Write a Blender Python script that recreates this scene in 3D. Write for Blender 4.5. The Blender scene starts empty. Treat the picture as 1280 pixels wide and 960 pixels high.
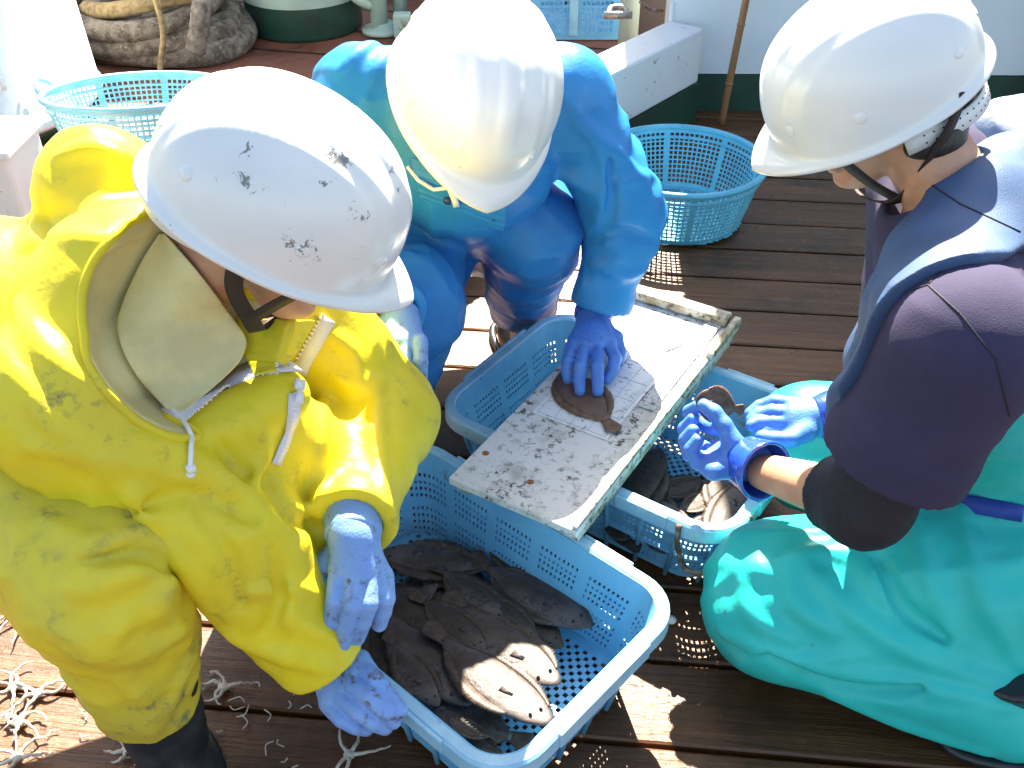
import bpy, bmesh, math, random
import numpy as np
import openvdb
from mathutils import Vector, Matrix
from mathutils.bvhtree import BVHTree
random.seed(4)
SC = bpy.context.scene
COL = SC.collection
R = math.radians

# ------------------------------------------------------------------ camera, sky, sun, exposure
CAMH = 1.3
PITCH = R(36.8)
F = 1244.0
cam = bpy.data.cameras.new('camera'); camo = bpy.data.objects.new('camera', cam); COL.objects.link(camo)
camo.location = (0, 0, CAMH); camo.rotation_euler = (R(90) - PITCH, 0, 0)
cam.sensor_width = 36; cam.lens = F / 1280 * 36; cam.clip_start = .02; cam.clip_end = 3000
SC.camera = camo
SUN_EL, SUN_AZ = 47, 4          # degrees; azimuth measured from +Y towards +X
w = bpy.data.worlds.new('World'); SC.world = w; w.use_nodes = True
sky = w.node_tree.nodes.new('ShaderNodeTexSky'); sky.sky_type = 'NISHITA'; sky.sun_disc = False
sky.sun_elevation = R(SUN_EL); sky.sun_rotation = R(SUN_AZ); sky.air_density = 1.0; sky.dust_density = 1.5
w.node_tree.links.new(sky.outputs[0], w.node_tree.nodes['Background'].inputs[0])
w.node_tree.nodes['Background'].inputs[1].default_value = .075
sl = bpy.data.lights.new('sun', 'SUN'); sl.energy = 5; sl.angle = R(.5); sl.color = (1, .95, .87)
so = bpy.data.objects.new('sun', sl); COL.objects.link(so)
sd = Vector((math.sin(R(SUN_AZ)) * math.cos(R(SUN_EL)), math.cos(R(SUN_AZ)) * math.cos(R(SUN_EL)), math.sin(R(SUN_EL))))
so.rotation_euler = sd.to_track_quat('Z', 'Y').to_euler(); so.location = (1, 3, 5)
SC.view_settings.view_transform = 'Standard'; SC.view_settings.look = 'None'
SC.view_settings.exposure = 2.45; SC.view_settings.gamma = 1
SC.view_settings.use_white_balance = True; SC.view_settings.white_balance_temperature = 7600; SC.view_settings.white_balance_tint = 8
SC.cycles.use_denoising = True
SC.cycles.max_bounces = 6

# ------------------------------------------------------------------ point helpers (photo pixel -> place in the world)
cp, sp = math.cos(PITCH), math.sin(PITCH)
def ray(px, py):
    u, v = px - 640, 480 - py
    return Vector((u, F * cp + v * sp, -F * sp + v * cp)) / F
def W(px, py, d): return Vector((0, 0, CAMH)) + ray(px, py) * d
def P(px, py, z=0.0):
    r = ray(px, py); return Vector((0, 0, CAMH)) + r * ((z - CAMH) / r.z)
V = Vector

# ------------------------------------------------------------------ object helpers
def tag(o, label=None, cat=None, group=None, kind=None):
    if label: o['label'] = label
    if cat: o['category'] = cat
    if group: o['group'] = group
    if kind: o['kind'] = kind
    return o
def worigin(o):
    v = V((0, 0, 0))
    while o is not None: v = v + o.location; o = o.parent
    return v
def mesh_obj(name, verts, faces, mat, parent=None, loc=None, smooth=True):
    """verts in world space; a top-level object gets its origin at loc"""
    base = V(loc) if loc is not None else V((0, 0, 0))
    off = base + (worigin(parent) if parent else V((0, 0, 0)))
    me = bpy.data.meshes.new(name)
    vv = np.asarray([tuple(v) for v in verts] if not isinstance(verts, np.ndarray) else verts, dtype=np.float64) - np.array(off)
    me.from_pydata(vv.tolist(), [], [list(map(int, f)) for f in faces])
    if mat is not None:
        for m in (mat if isinstance(mat, (list, tuple)) else [mat]): me.materials.append(m)
    if smooth: me.polygons.foreach_set('use_smooth', [True] * len(me.polygons))
    me.update()
    o = bpy.data.objects.new(name, me); COL.objects.link(o); o.location = base
    if parent: o.parent = parent
    return o
def empty(name, loc, label, cat, group=None):
    o = bpy.data.objects.new(name, None); COL.objects.link(o); o.location = loc; o.empty_display_size = .1
    return tag(o, label, cat, group)
def solid(o, t, off=0.0, bev=None):
    m = o.modifiers.new('solid', 'SOLIDIFY'); m.thickness = t; m.offset = off; return o
def bevel(o, wd, seg=2):
    m = o.modifiers.new('bevel', 'BEVEL'); m.width = wd; m.segments = seg; m.limit_method = 'ANGLE'; return o
def subs(o, n=1):
    m = o.modifiers.new('sub', 'SUBSURF'); m.levels = n; m.render_levels = n; return o
class MB:
    def __init__(s): s.v = []; s.f = []
    def box(s, c, size, rot=None):
        M = rot or Matrix.Identity(3); n = len(s.v); c = V(c)
        for x in (-.5, .5):
            for y in (-.5, .5):
                for z in (-.5, .5): s.v.append(c + M @ V((x * size[0], y * size[1], z * size[2])))
        s.f += [[n + i for i in q] for q in ((0, 1, 3, 2), (4, 6, 7, 5), (0, 4, 5, 1), (2, 3, 7, 6), (0, 2, 6, 4), (1, 5, 7, 3))]
        return s
    def tube(s, pts, r, seg=10, caps=True, flat=1.0, closed=False):
        pts = [V(p) for p in pts]; n0 = len(s.v); N = len(pts); rr = r if isinstance(r, (list, tuple)) else [r] * N
        up = None
        for i, p in enumerate(pts):
            a = pts[i - 1] if (i > 0 or closed) else p; b = pts[(i + 1) % N] if (i < N - 1 or closed) else p
            t = (b - a).normalized()
            if up is None: up = t.orthogonal().normalized()
            up = (up - t * up.dot(t)).normalized(); sd_ = t.cross(up)
            for k in range(seg):
                an = 2 * math.pi * k / seg
                s.v.append(p + (up * math.cos(an) * flat + sd_ * math.sin(an)) * rr[i])
        for i in range(N if closed else N - 1):
            for k in range(seg):
                a = n0 + i * seg; b = n0 + ((i + 1) % N) * seg
                s.f.append([a + k, a + (k + 1) % seg, b + (k + 1) % seg, b + k])
        if caps and not closed:
            s.f.append([n0 + k for k in range(seg)][::-1]); s.f.append([n0 + (N - 1) * seg + k for k in range(seg)])
        return s
    def strip(s, pts, nrm, wdt, th=.002):
        """flat ribbon with thickness along pts, nrm = list of surface normals"""
        n0 = len(s.v); N = len(pts)
        for i, p in enumerate(pts):
            a = V(pts[max(i - 1, 0)]); b = V(pts[min(i + 1, N - 1)]); t = (b - a).normalized()
            nn = V(nrm[i]) if isinstance(nrm, list) else V(nrm); nn = (nn - t * nn.dot(t)).normalized(); sd_ = t.cross(nn)
            ww = wdt[i] if isinstance(wdt, (list, tuple)) else wdt
            for (x, y) in ((-1, 0), (1, 0), (1, 1), (-1, 1)): s.v.append(V(p) + sd_ * (x * ww / 2) + nn * (y * th))
        for i in range(N - 1):
            for k in range(4):
                a = n0 + i * 4; b = a + 4; s.f.append([a + k, a + (k + 1) % 4, b + (k + 1) % 4, b + k])
        s.f.append([n0, n0 + 3, n0 + 2, n0 + 1]); e = n0 + (N - 1) * 4; s.f.append([e, e + 1, e + 2, e + 3])
        return s
    def lathe(s, prof, c, seg=48, axis=None):
        n0 = len(s.v); c = V(c); M = axis or Matrix.Identity(3)
        for (r, z) in prof:
            for k in range(seg):
                a = 2 * math.pi * k / seg; s.v.append(c + M @ V((r * math.cos(a), r * math.sin(a), z)))
        for i in range(len(prof) - 1):
            for k in range(seg):
                a = n0 + i * seg; b = a + seg; s.f.append([a + k, a + (k + 1) % seg, b + (k + 1) % seg, b + k])
        return s
    def build(s, name, mat, parent=None, loc=None, smooth=True): return mesh_obj(name, s.v, s.f, mat, parent, loc, smooth)
def smooth_path(pts, n=6):
    pts = [V(p) for p in pts]; out = []
    for i in range(len(pts) - 1):
        p0 = pts[max(i - 1, 0)]; p1 = pts[i]; p2 = pts[i + 1]; p3 = pts[min(i + 2, len(pts) - 1)]
        for k in range(n):
            t = k / n
            out.append(.5 * ((2 * p1) + (p2 - p0) * t + (2 * p0 - 5 * p1 + 4 * p2 - p3) * t * t + (3 * p1 - p0 - 3 * p2 + p3) * t ** 3))
    out.append(pts[-1]); return out

# ------------------------------------------------------------------ materials
def mat(name, col, rough=.5, col2=None, sc2=8, lo=.45, hi=.62, det=6, spots=None, ssc=60, slo=.62, shi=.68, srough=None,
        bump=.0, bsc=60, metal=0, spec=.5, coat=0, sss=0, clump=None, crease=None, coord='Object', stretch=None, sheen=0, trans=0):
    m = bpy.data.materials.new(name); m.use_nodes = True; nt = m.node_tree; N = nt.nodes; L = nt.links
    b = N['Principled BSDF']; b.inputs['Roughness'].default_value = rough; b.inputs['Metallic'].default_value = metal
    b.inputs['Specular IOR Level'].default_value = spec; b.inputs['Coat Weight'].default_value = coat; b.inputs['Coat Roughness'].default_value = .12
    if sss: b.inputs['Subsurface Weight'].default_value = sss; b.inputs['Subsurface Radius'].default_value = (.01, .004, .002)
    if sheen: b.inputs['Sheen Weight'].default_value = sheen
    if trans:
        b.inputs['Transmission Weight'].default_value = 0
    tc = N.new('ShaderNodeTexCoord'); src = tc.outputs[coord]
    if stretch:
        mp = N.new('ShaderNodeMapping'); mp.inputs['Scale'].default_value = stretch; L.new(src, mp.inputs[0]); src = mp.outputs[0]
    def noise(sc, d=6, rgh=.6):
        n = N.new('ShaderNodeTexNoise'); n.inputs['Scale'].default_value = sc; n.inputs['Detail'].default_value = d; n.inputs['Roughness'].default_value = rgh
        L.new(src, n.inputs['Vector']); return n.outputs['Fac']
    def ramp(s, a, c):
        r = N.new('ShaderNodeMapRange'); r.inputs['From Min'].default_value = a; r.inputs['From Max'].default_value = c; L.new(s, r.inputs['Value']); return r.outputs['Result']
    def mix(fac, a, c):
        x = N.new('ShaderNodeMix'); x.data_type = 'RGBA'; L.new(fac, x.inputs['Factor'])
        for s_, k in ((a, 'A'), (c, 'B')):
            i = [q for q in x.inputs if q.name == k and q.type == 'RGBA'][0]
            if isinstance(s_, tuple): i.default_value = (*s_, 1)
            else: L.new(s_, i)
        return [q for q in x.outputs if q.type == 'RGBA'][0]
    cur = col
    if col2 is not None: cur = mix(ramp(noise(sc2, det), lo, hi), cur, col2)
    if spots is not None:
        f = ramp(noise(ssc, 8, .7), slo, shi)
        if clump is not None:
            g = ramp(noise(clump[0], 3), clump[1], clump[2]); mm = N.new('ShaderNodeMath'); mm.operation = 'MULTIPLY'; L.new(f, mm.inputs[0]); L.new(g, mm.inputs[1]); f = mm.outputs[0]
        cur = mix(f, cur, spots)
    if isinstance(cur, tuple): b.inputs['Base Color'].default_value = (*cur, 1)
    else: L.new(cur, b.inputs['Base Color'])
    if bump:
        bp = N.new('ShaderNodeBump'); bp.inputs['Strength'].default_value = 1; bp.inputs['Distance'].default_value = bump
        L.new(noise(bsc, 8, .6), bp.inputs['Height']); L.new(bp.outputs[0], b.inputs['Normal'])
    if crease:
        cn = N.new('ShaderNodeTexNoise'); cn.noise_type = 'RIDGED_MULTIFRACTAL'; cn.inputs['Scale'].default_value = crease[0]; cn.inputs['Detail'].default_value = 2.5; cn.inputs['Roughness'].default_value = .35; cn.inputs['Distortion'].default_value = .6
        L.new(src, cn.inputs['Vector']); b2 = N.new('ShaderNodeBump'); b2.inputs['Strength'].default_value = .9; b2.inputs['Distance'].default_value = crease[1]; L.new(cn.outputs['Fac'], b2.inputs['Height'])
        if bump: L.new(b2.outputs[0], bp.inputs['Normal'])
        else: L.new(b2.outputs[0], b.inputs['Normal'])
    return m
M = {}
M['skin'] = mat('skin', (.62, .34, .22), .5, (.52, .25, .16), 14, sss=.15, bump=.0004, bsc=300)
M['hair'] = mat('hair', (.015, .012, .011), .45, (.04, .03, .025), 120, stretch=(1, 1, .2), bump=.001, bsc=260)
M['helmet'] = mat('white helmet plastic', (.80, .81, .80), .28, (.74, .76, .76), 6, spots=(.30, .30, .29), ssc=55, slo=.66, shi=.70, coat=.3, clump=(7, .55, .62))
M['white_strap'] = mat('white strap', (.78, .79, .78), .5, bump=.0004, bsc=200)
M['strap'] = mat('dark brown strap', (.030, .018, .016), .7, bump=.0006, bsc=300)
M['yellow'] = mat('yellow rubberised cloth', (.80, .66, .035), .40, (.66, .53, .045), 5, .42, .68, spots=(.17, .17, .08), ssc=30, slo=.56, shi=.70, bump=.0009, bsc=90, clump=(5, .5, .62), crease=(5, .012), spec=.28)
M['yellow_trousers'] = mat('yellow rubberised cloth, dirty', (.76, .62, .045), .44, (.56, .47, .06), 6, .40, .62, spots=(.13, .16, .09), ssc=24, slo=.54, shi=.68, bump=.001, bsc=90, clump=(6, .48, .6), crease=(6, .014), spec=.28)
M['lining'] = mat('beige lining', (.82, .72, .36), .55, (.66, .58, .30), 9, bump=.0006, bsc=120, crease=(7, .008))
M['tape'] = mat('white zip tape', (.72, .70, .78), .6, bump=.0006, bsc=400)
M['zip'] = mat('white zip teeth', (.85, .85, .84), .35)
M['blue_coat'] = mat('blue rubberised cloth', (.016, .24, .60), .40, (.014, .18, .48), 5, .4, .7, spots=(.10, .16, .18), ssc=22, slo=.6, shi=.72, bump=.0009, bsc=90, clump=(5, .5, .65), crease=(5.5, .012), spec=.28)
M['blue_trousers'] = mat('blue rubberised trousers', (.014, .19, .52), .42, (.012, .14, .42), 5, .4, .7, spots=(.12, .15, .15), ssc=20, slo=.6, shi=.72, bump=.0009, bsc=90, clump=(5, .5, .62), crease=(6, .012), spec=.28)
M['snap'] = mat('dark blue snap', (.02, .05, .18), .3)
M['glove'] = mat('pale blue glove rubber', (.17, .34, .72), .45, (.22, .40, .74), 20, spots=(.12, .11, .12), ssc=70, slo=.52, shi=.62, bump=.0009, bsc=320, clump=(24, .42, .54))
M['glove_clean'] = mat('blue glove rubber', (.055, .20, .66), .45, (.08, .25, .70), 20, spots=(.10, .12, .22), ssc=60, slo=.56, shi=.66, bump=.0009, bsc=320, clump=(25, .46, .58))
M['cuff'] = mat('glossy deep blue glove cuff', (.012, .06, .50), .18, (.02, .10, .60), 18, bump=.001, bsc=70, coat=.6)
M['purple'] = mat('dark purple knit cloth', (.030, .026, .072), .9, (.037, .031, .084), 9, bump=.0006, bsc=500, crease=(4, .008))
M['black_sleeve'] = mat('black stretch cloth', (.010, .011, .022), .7, bump=.0006, bsc=300)
M['vest'] = mat('steel blue nylon', (.040, .090, .20), .6, (.032, .072, .16), 10, bump=.0006, bsc=400, crease=(6, .008))
M['piping'] = mat('pale piping', (.55, .56, .52), .6)
M['orange'] = mat('orange tape', (.75, .14, .02), .5)
M['teal'] = mat('teal rubberised cloth', (.003, .56, .52), .38, (.004, .46, .44), 5, .4, .7, spots=(.02, .10, .11), ssc=40, slo=.64, shi=.72, bump=.0007, bsc=70, clump=(5, .52, .62), crease=(4.5, .012), spec=.28)
M['belt'] = mat('blue webbing', (.01, .06, .36), .6, bump=.0008, bsc=400)
M['boot'] = mat('black rubber boot', (.016, .02, .026), .35, (.05, .06, .06), 10, .5, .7, bump=.0006, bsc=60)
M['crate'] = mat('light blue crate plastic', (.16, .49, .74), .38, (.12, .40, .66), 7, spots=(.10, .12, .12), ssc=38, slo=.60, shi=.72, bump=.0005, bsc=120, clump=(9, .5, .62))
M['crate_rim'] = mat('pale blue crate rim', (.32, .60, .76), .38, (.22, .48, .68), 9, spots=(.10, .11, .10), ssc=60, slo=.60, shi=.70, bump=.0005, bsc=120, clump=(14, .5, .6))
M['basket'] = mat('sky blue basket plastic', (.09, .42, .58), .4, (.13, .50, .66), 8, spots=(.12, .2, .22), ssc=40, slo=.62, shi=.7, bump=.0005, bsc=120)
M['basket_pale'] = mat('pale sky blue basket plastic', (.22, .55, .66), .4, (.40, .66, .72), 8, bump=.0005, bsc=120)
M['rust'] = mat('rusty wire', (.10, .045, .02), .75, (.25, .22, .2), 60, bump=.0008, bsc=150)
M['fish'] = mat('wet brown flatfish skin', (.042, .025, .019), .52, (.100, .078, .082), 22, .40, .62, spots=(.014, .009, .008), ssc=75, slo=.50, shi=.62, bump=.0012, bsc=160, coat=.06, clump=(24, .4, .6))
M['fish_dark'] = mat('wet dark flatfish skin', (.026, .016, .012), .55, (.066, .047, .041), 20, .4, .64, spots=(.010, .007, .007), ssc=75, slo=.50, shi=.62, bump=.0012, bsc=160, coat=.06, clump=(24, .4, .6))
M['fish_light'] = mat('tan flatfish skin', (.12, .060, .036), .45, (.19, .11, .07), 26, .4, .64, spots=(.05, .03, .02), ssc=90, slo=.56, shi=.66, bump=.0006, bsc=220, coat=.2, clump=(24, .45, .6))
M['fin'] = mat('dark fin', (.050, .030, .022), .5, (.10, .07, .055), 60, bump=.0008, bsc=200)
M['fin_light'] = mat('brown fin', (.12, .065, .035), .5, (.2, .12, .08), 60)
M['eye'] = mat('dark eye', (.006, .006, .008), .1)
M['board'] = mat('worn white painted board', (.72, .73, .71), .45, (.46, .46, .42), 14, .48, .68, spots=(.070, .050, .028), ssc=85, slo=.52, shi=.60, bump=.0006, bsc=120, clump=(13, .36, .54))
M['rail'] = mat('stained rail', (.58, .57, .50), .55, (.30, .24, .14), 22, .45, .62, spots=(.05, .04, .02), ssc=80, slo=.50, shi=.62, bump=.001, bsc=150)
M['ledge'] = mat('scratched pale plate', (.58, .62, .64), .4, (.40, .43, .44), 20, .45, .62, spots=(.05, .05, .05), ssc=90, slo=.52, shi=.60, bump=.0005, bsc=150)
M['line'] = mat('faded black print', (.42, .44, .47), .6)
M['sheet'] = mat('white ruled plastic', (.80, .82, .83), .35, (.70, .73, .75), 12, .5, .7, spots=(.14, .12, .09), ssc=85, slo=.55, shi=.63, clump=(14, .42, .58))
M['white_paint'] = mat('white ship paint', (.76, .79, .82), .35, (.68, .72, .76), 3, .45, .7, spots=(.16, .10, .06), ssc=42, slo=.69, shi=.73, bump=.0006, bsc=25, coat=.1)
M['coaming'] = mat('chipped white paint', (.76, .78, .80), .4, (.66, .69, .73), 4, .45, .7, spots=(.10, .08, .07), ssc=38, slo=.63, shi=.68, bump=.001, bsc=40)
M['green_paint'] = mat('dark green paint', (.012, .060, .042), .35, (.02, .04, .03), 9, .45, .7, spots=(.12, .12, .09), ssc=30, slo=.66, shi=.72, bump=.0008, bsc=40)
M['pale_green'] = mat('pale green paint', (.44, .58, .50), .4, (.38, .50, .44), 5, spots=(.2, .12, .06), ssc=35, slo=.68, shi=.72)
M['bamboo'] = mat('bamboo', (.36, .17, .075), .4, (.26, .11, .045), 14, .4, .65, bump=.0006, bsc=60, stretch=(1, 1, .2))
M['rope'] = mat('weathered rope', (.25, .21, .17), .9, (.10, .08, .06), 26, .4, .6, spots=(.40, .34, .26), ssc=50, slo=.55, shi=.68, bump=.012, bsc=45)
M['rope_tan'] = mat('tan rope', (.36, .26, .13), .9, (.2, .14, .07), 40, bump=.003, bsc=160)
M['star'] = mat('pale brittle star', (.66, .60, .50), .6, (.45, .38, .30), 60, bump=.0008, bsc=300)
M['metal'] = mat('dull metal', (.35, .34, .32), .4, (.2, .16, .12), 30, metal=.7)
M['bundle'] = mat('grey blue cloth', (.16, .24, .36), .7, (.22, .28, .42), 10, bump=.002, bsc=40)
M['dark'] = mat('dark brown post', (.045, .03, .028), .6)

def wood_mat(name, base, alt, sheet_rot, plank, gloss=.3, red=False):
    m = bpy.data.materials.new(name); m.use_nodes = True; nt = m.node_tree; N = nt.nodes; L = nt.links; b = N['Principled BSDF']
    tc = N.new('ShaderNodeTexCoord'); mp = N.new('ShaderNodeMapping'); mp.inputs['Rotation'].default_value = (0, 0, sheet_rot); L.new(tc.outputs['Object'], mp.inputs[0])
    sx = N.new('ShaderNodeSeparateXYZ'); L.new(mp.outputs[0], sx.inputs[0])
    def math_(op, a, c=None):
        n = N.new('ShaderNodeMath'); n.operation = op
        for i, q in enumerate((a, c)):
            if q is None: continue
            if isinstance(q, (int, float)): n.inputs[i].default_value = q
            else: L.new(q, n.inputs[i])
        return n.outputs[0]
    idx = math_('FLOOR', math_('DIVIDE', sx.outputs['Y'], plank))
    wn = N.new('ShaderNodeTexWhiteNoise'); wn.noise_dimensions = '1D'; L.new(idx, wn.inputs['W'])
    cm = N.new('ShaderNodeCombineXYZ'); L.new(math_('ADD', math_('MULTIPLY', sx.outputs['X'], 1.6), math_('MULTIPLY', idx, 7.3)), cm.inputs[0]); L.new(math_('MULTIPLY', sx.outputs['Y'], 26), cm.inputs[1]); L.new(idx, cm.inputs[2])
    g = N.new('ShaderNodeTexNoise'); g.inputs['Scale'].default_value = 2.2; g.inputs['Detail'].default_value = 9; g.inputs['Roughness'].default_value = .68; L.new(cm.outputs[0], g.inputs[0])
    st = N.new('ShaderNodeTexNoise'); st.inputs['Scale'].default_value = 4.5; st.inputs['Detail'].default_value = 7; st.inputs['Roughness'].default_value = .65; L.new(tc.outputs['Object'], st.inputs[0])
    def rampf(s, a, c):
        r = N.new('ShaderNodeMapRange'); r.inputs['From Min'].default_value = a; r.inputs['From Max'].default_value = c; L.new(s, r.inputs['Value']); return r.outputs[0]
    def mix(fac, a, c):
        x = N.new('ShaderNodeMix'); x.data_type = 'RGBA'; L.new(fac, x.inputs['Factor'])
        for s_, k in ((a, 'A'), (c, 'B')):
            i = [q for q in x.inputs if q.name == k and q.type == 'RGBA'][0]
            if isinstance(s_, tuple): i.default_value = (*s_, 1)
            else: L.new(s_, i)
        return [q for q in x.outputs if q.type == 'RGBA'][0]
    c1 = mix(rampf(g.outputs['Fac'], .34, .66), base, alt)
    c2 = mix(math_('MULTIPLY', wn.outputs['Value'], .55), c1, tuple(x * .55 for x in base))
    c3 = mix(math_('MULTIPLY', rampf(st.outputs['Fac'], .50, .68), .75), c2, tuple(x * .22 for x in base))
    L.new(c3, b.inputs['Base Color'])
    rr = N.new('ShaderNodeMapRange'); rr.inputs['From Min'].default_value = .35; rr.inputs['From Max'].default_value = .62; rr.inputs['To Min'].default_value = gloss + .3; rr.inputs['To Max'].default_value = gloss; L.new(st.outputs['Fac'], rr.inputs['Value']); L.new(rr.outputs[0], b.inputs['Roughness'])
    bp = N.new('ShaderNodeBump'); bp.inputs['Distance'].default_value = .004; L.new(g.outputs['Fac'], bp.inputs['Height']); L.new(bp.outputs[0], b.inputs['Normal'])
    return m

# ------------------------------------------------------------------ the setting
YAW = R(-5.7)                     # planks run almost along X
PL = .152
def deck_mesh():
    vs, fs = [], []; ca, sa = math.cos(YAW), math.sin(YAW)
    def add(x0, x1, y0, y1, z, bvl=.0025):
        n = len(vs)
        for (x, y, zz) in ((x0, y0, z - .03), (x1, y0, z - .03), (x0, y0, z - bvl), (x1, y0, z - bvl), (x0, y0 + bvl * 1.5, z), (x1, y0 + bvl * 1.5, z),
                           (x0, y1 - bvl * 1.5, z), (x1, y1 - bvl * 1.5, z), (x0, y1, z - bvl), (x1, y1, z - bvl), (x0, y1, z - .03), (x1, y1, z - .03)):
            vs.append((x * ca - y * sa, x * sa + y * ca, zz))
        for k in range(0, 10, 2): fs.append([n + k, n + k + 1, n + k + 3, n + k + 2])
    k = 0; y = -1.0 + .045
    rnd = random.Random(2)
    while y < 3.9:
        dz = rnd.uniform(-.0015, .0015); add(-4, 4, y + .004, y + PL - .004, dz); y += PL
    return vs, fs
vs, fs = deck_mesh()
M['deck'] = wood_mat('wet deck planks', (.080, .028, .009), (.20, .080, .028), -YAW, PL, .13)
# align the plank index of the material with the plank mesh through the object origin
d = mesh_obj('deck', vs, fs, M['deck'], smooth=False); tag(d, kind='structure')
MB().box((0, 1.5, -.045), (9, 7, .02)).build('deck_seam_caulking', mat('dark seam caulking', (.008, .007, .006), .8), smooth=False)['kind'] = 'structure'
seam = MB().box((0, 0, -.35), (4000, 4000, .02)).build('sea', mat('sea water', (.01, .05, .07), .08, bump=.05, bsc=.6), smooth=False); seam['kind'] = 'structure'
M['reddeck'] = wood_mat('red brown deck paint', (.20, .062, .034), (.28, .10, .06), -R(38), .30, .45)
C0 = V((.513, 3.315, 0)); CD = V((.248 - .513, 2.976 - 3.315, 0)).normalized(); C1 = C0 + CD * 1.62; CN = V((CD.y, -CD.x, 0))
def wallbox(a, b, th, z0, z1, side=1):
    a, b = V(a), V(b); t = (b - a).normalized(); n = V((t.y, -t.x, 0)) * side; mb = MB()
    ang = math.atan2(t.y, t.x); c = (a + b) / 2 - n * th / 2
    mb.box((c.x, c.y, (z0 + z1) / 2), ((b - a).length, th, z1 - z0), Matrix.Rotation(ang, 3, 'Z')); return mb
# red rear deck beyond the coaming
rd = mesh_obj('rear_deck', [(-4, 2.55, .006), (-.2, 2.45, .006), (.56, 3.45, .006), (.62, 6.2, .006), (-4, 6.2, .006)], [[0, 1, 2, 3, 4]], M['reddeck'], smooth=False); rd['kind'] = 'structure'
seams = MB()
for i in range(-8, 16):
    a = V((-3.6, 2.7 + i * .3, .0085)); b = a + V((4.1, -.9, 0)) * 1.0
    pts = []
    for k in range(41):
        q = a.lerp(b, k / 40)
        if q.y > 2.62 and q.y < 6.1 and q.x > -3.9 and (q - C0).dot(V((-.79, .61, 0))) > .05: pts.append(q)
    if len(pts) > 2: seams.strip(pts, V((0, 0, 1)), .008, .001)
seams.build('rear_deck_seams', mat('dark seam', (.02, .012, .01), .8), smooth=False)['kind'] = 'structure'
# tall white superstructure wall with its green base band (out of frame it rises and shades the deck)
Wl = empty('cabin_wall', (2.0, 3.32, 0), 'tall white painted steel cabin wall with a dark green band along the deck', 'wall')
wallbox((.513, 3.318, 0), (4.4, 3.26, 0), .10, .127, 2.38).build('wall_plate', M['white_paint'], Wl, smooth=False)
wallbox((.513, 3.314, 0), (4.4, 3.256, 0), .10, -.02, .124).build('green_band', M['green_paint'], Wl, smooth=False)
mb = MB(); mb.tube([V((.512 + .006, 3.312, .13)), V((.518, 3.312, .36))], .007, 8); mb.build('weld_seam', M['white_paint'], Wl)
Cm = empty('hatch_coaming', (C0 + C1) / 2, 'low white coaming with chipped paint, running from the cabin wall behind the blue worker', 'wall')
c = wallbox(C0, C1, .13, .127, .305).build('coaming_plate', M['coaming'], Cm, smooth=False); bevel(c, .008)
wallbox(C0 + V((.002, -.003, 0)), C1, .13, -.02, .1245).build('green_band', M['green_paint'], Cm, smooth=False)
# dark post at the right edge
pb = P(1276, 128, 0); tag(MB().box((pb.x + .03, 3.2, .6), (.07, .05, 1.4)).build('steel_post', M['dark'], None, (pb.x + .03, 3.2, 0), False), 'dark brown steel post at the right end of the white wall', 'post')
# tall unseen wall added beyond the frame to keep the rear deck in shade
dh = MB().box((-1.8, 5.7, 1.2), (4.9, .12, 2.5)).build('shade_wall', M['white_paint'], None, (-1.8, 5.7, 0), False); tag(dh, 'unseen white wall added to shade the red rear deck', 'shade_wall')

# ------------------------------------------------------------------ perforated plastic panels
def panel(mapf, nu, nv, hole, fu=.26, closed=False, keep=None):
    """grid of nu x nv cells; a cell with hole(i,j) true gets a square opening"""
    us, vs_ = [], []
    for i in range(nu): us += [i, i + fu, i + 1 - fu]
    if not closed: us.append(nu)
    for j in range(nv): vs_ += [j, j + fu, j + 1 - fu]
    vs_.append(nv)
    U, Vn = len(us), len(vs_); verts = [mapf(u / nu, v / nv) for u in us for v in vs_]; faces = []
    for i in range(nu):
        for j in range(nv):
            if keep and not keep(i, j): continue
            h = hole(i, j)
            if not h:
                # plain cell, still split so that edges line up
                pass
            for a in range(3):
                for b in range(3):
                    if h and a == 1 and b == 1: continue
                    x = i * 3 + a; y = j * 3 + b; x2 = (x + 1) % U if closed else x + 1
                    faces.append([x * Vn + y, x2 * Vn + y, x2 * Vn + y + 1, x * Vn + y + 1])
    return verts, faces
def rrect(s, a, b, r):
    """point on a rounded rectangle (half sizes a,b), s in 0..1 starting at middle of the right side"""
    segs = [('l', (a, 0), (a, b - r)), ('c', (a - r, b - r), 0), ('l', (a - r, b), (-(a - r), b)), ('c', (-(a - r), b - r), 90), ('l', (-a, b - r), (-a, -(b - r))),
            ('c', (-(a - r), -(b - r)), 180), ('l', (-(a - r), -b), (a - r, -b)), ('c', (a - r, -(b - r)), 270), ('l', (a, -(b - r)), (a, 0))]
    lens = [math.dist(q[1], q[2]) if q[0] == 'l' else r * math.pi / 2 for q in segs]; T = sum(lens); t = (s % 1) * T
    for q, l in zip(segs, lens):
        if t <= l + 1e-9:
            k = t / l if l > 0 else 0
            if q[0] == 'l': return (q[1][0] + (q[2][0] - q[1][0]) * k, q[1][1] + (q[2][1] - q[1][1]) * k)
            an = R(q[2] + 90 * k); return (q[1][0] + r * math.cos(an), q[1][1] + r * math.sin(an))
        t -= l
    return (a, 0)
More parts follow.
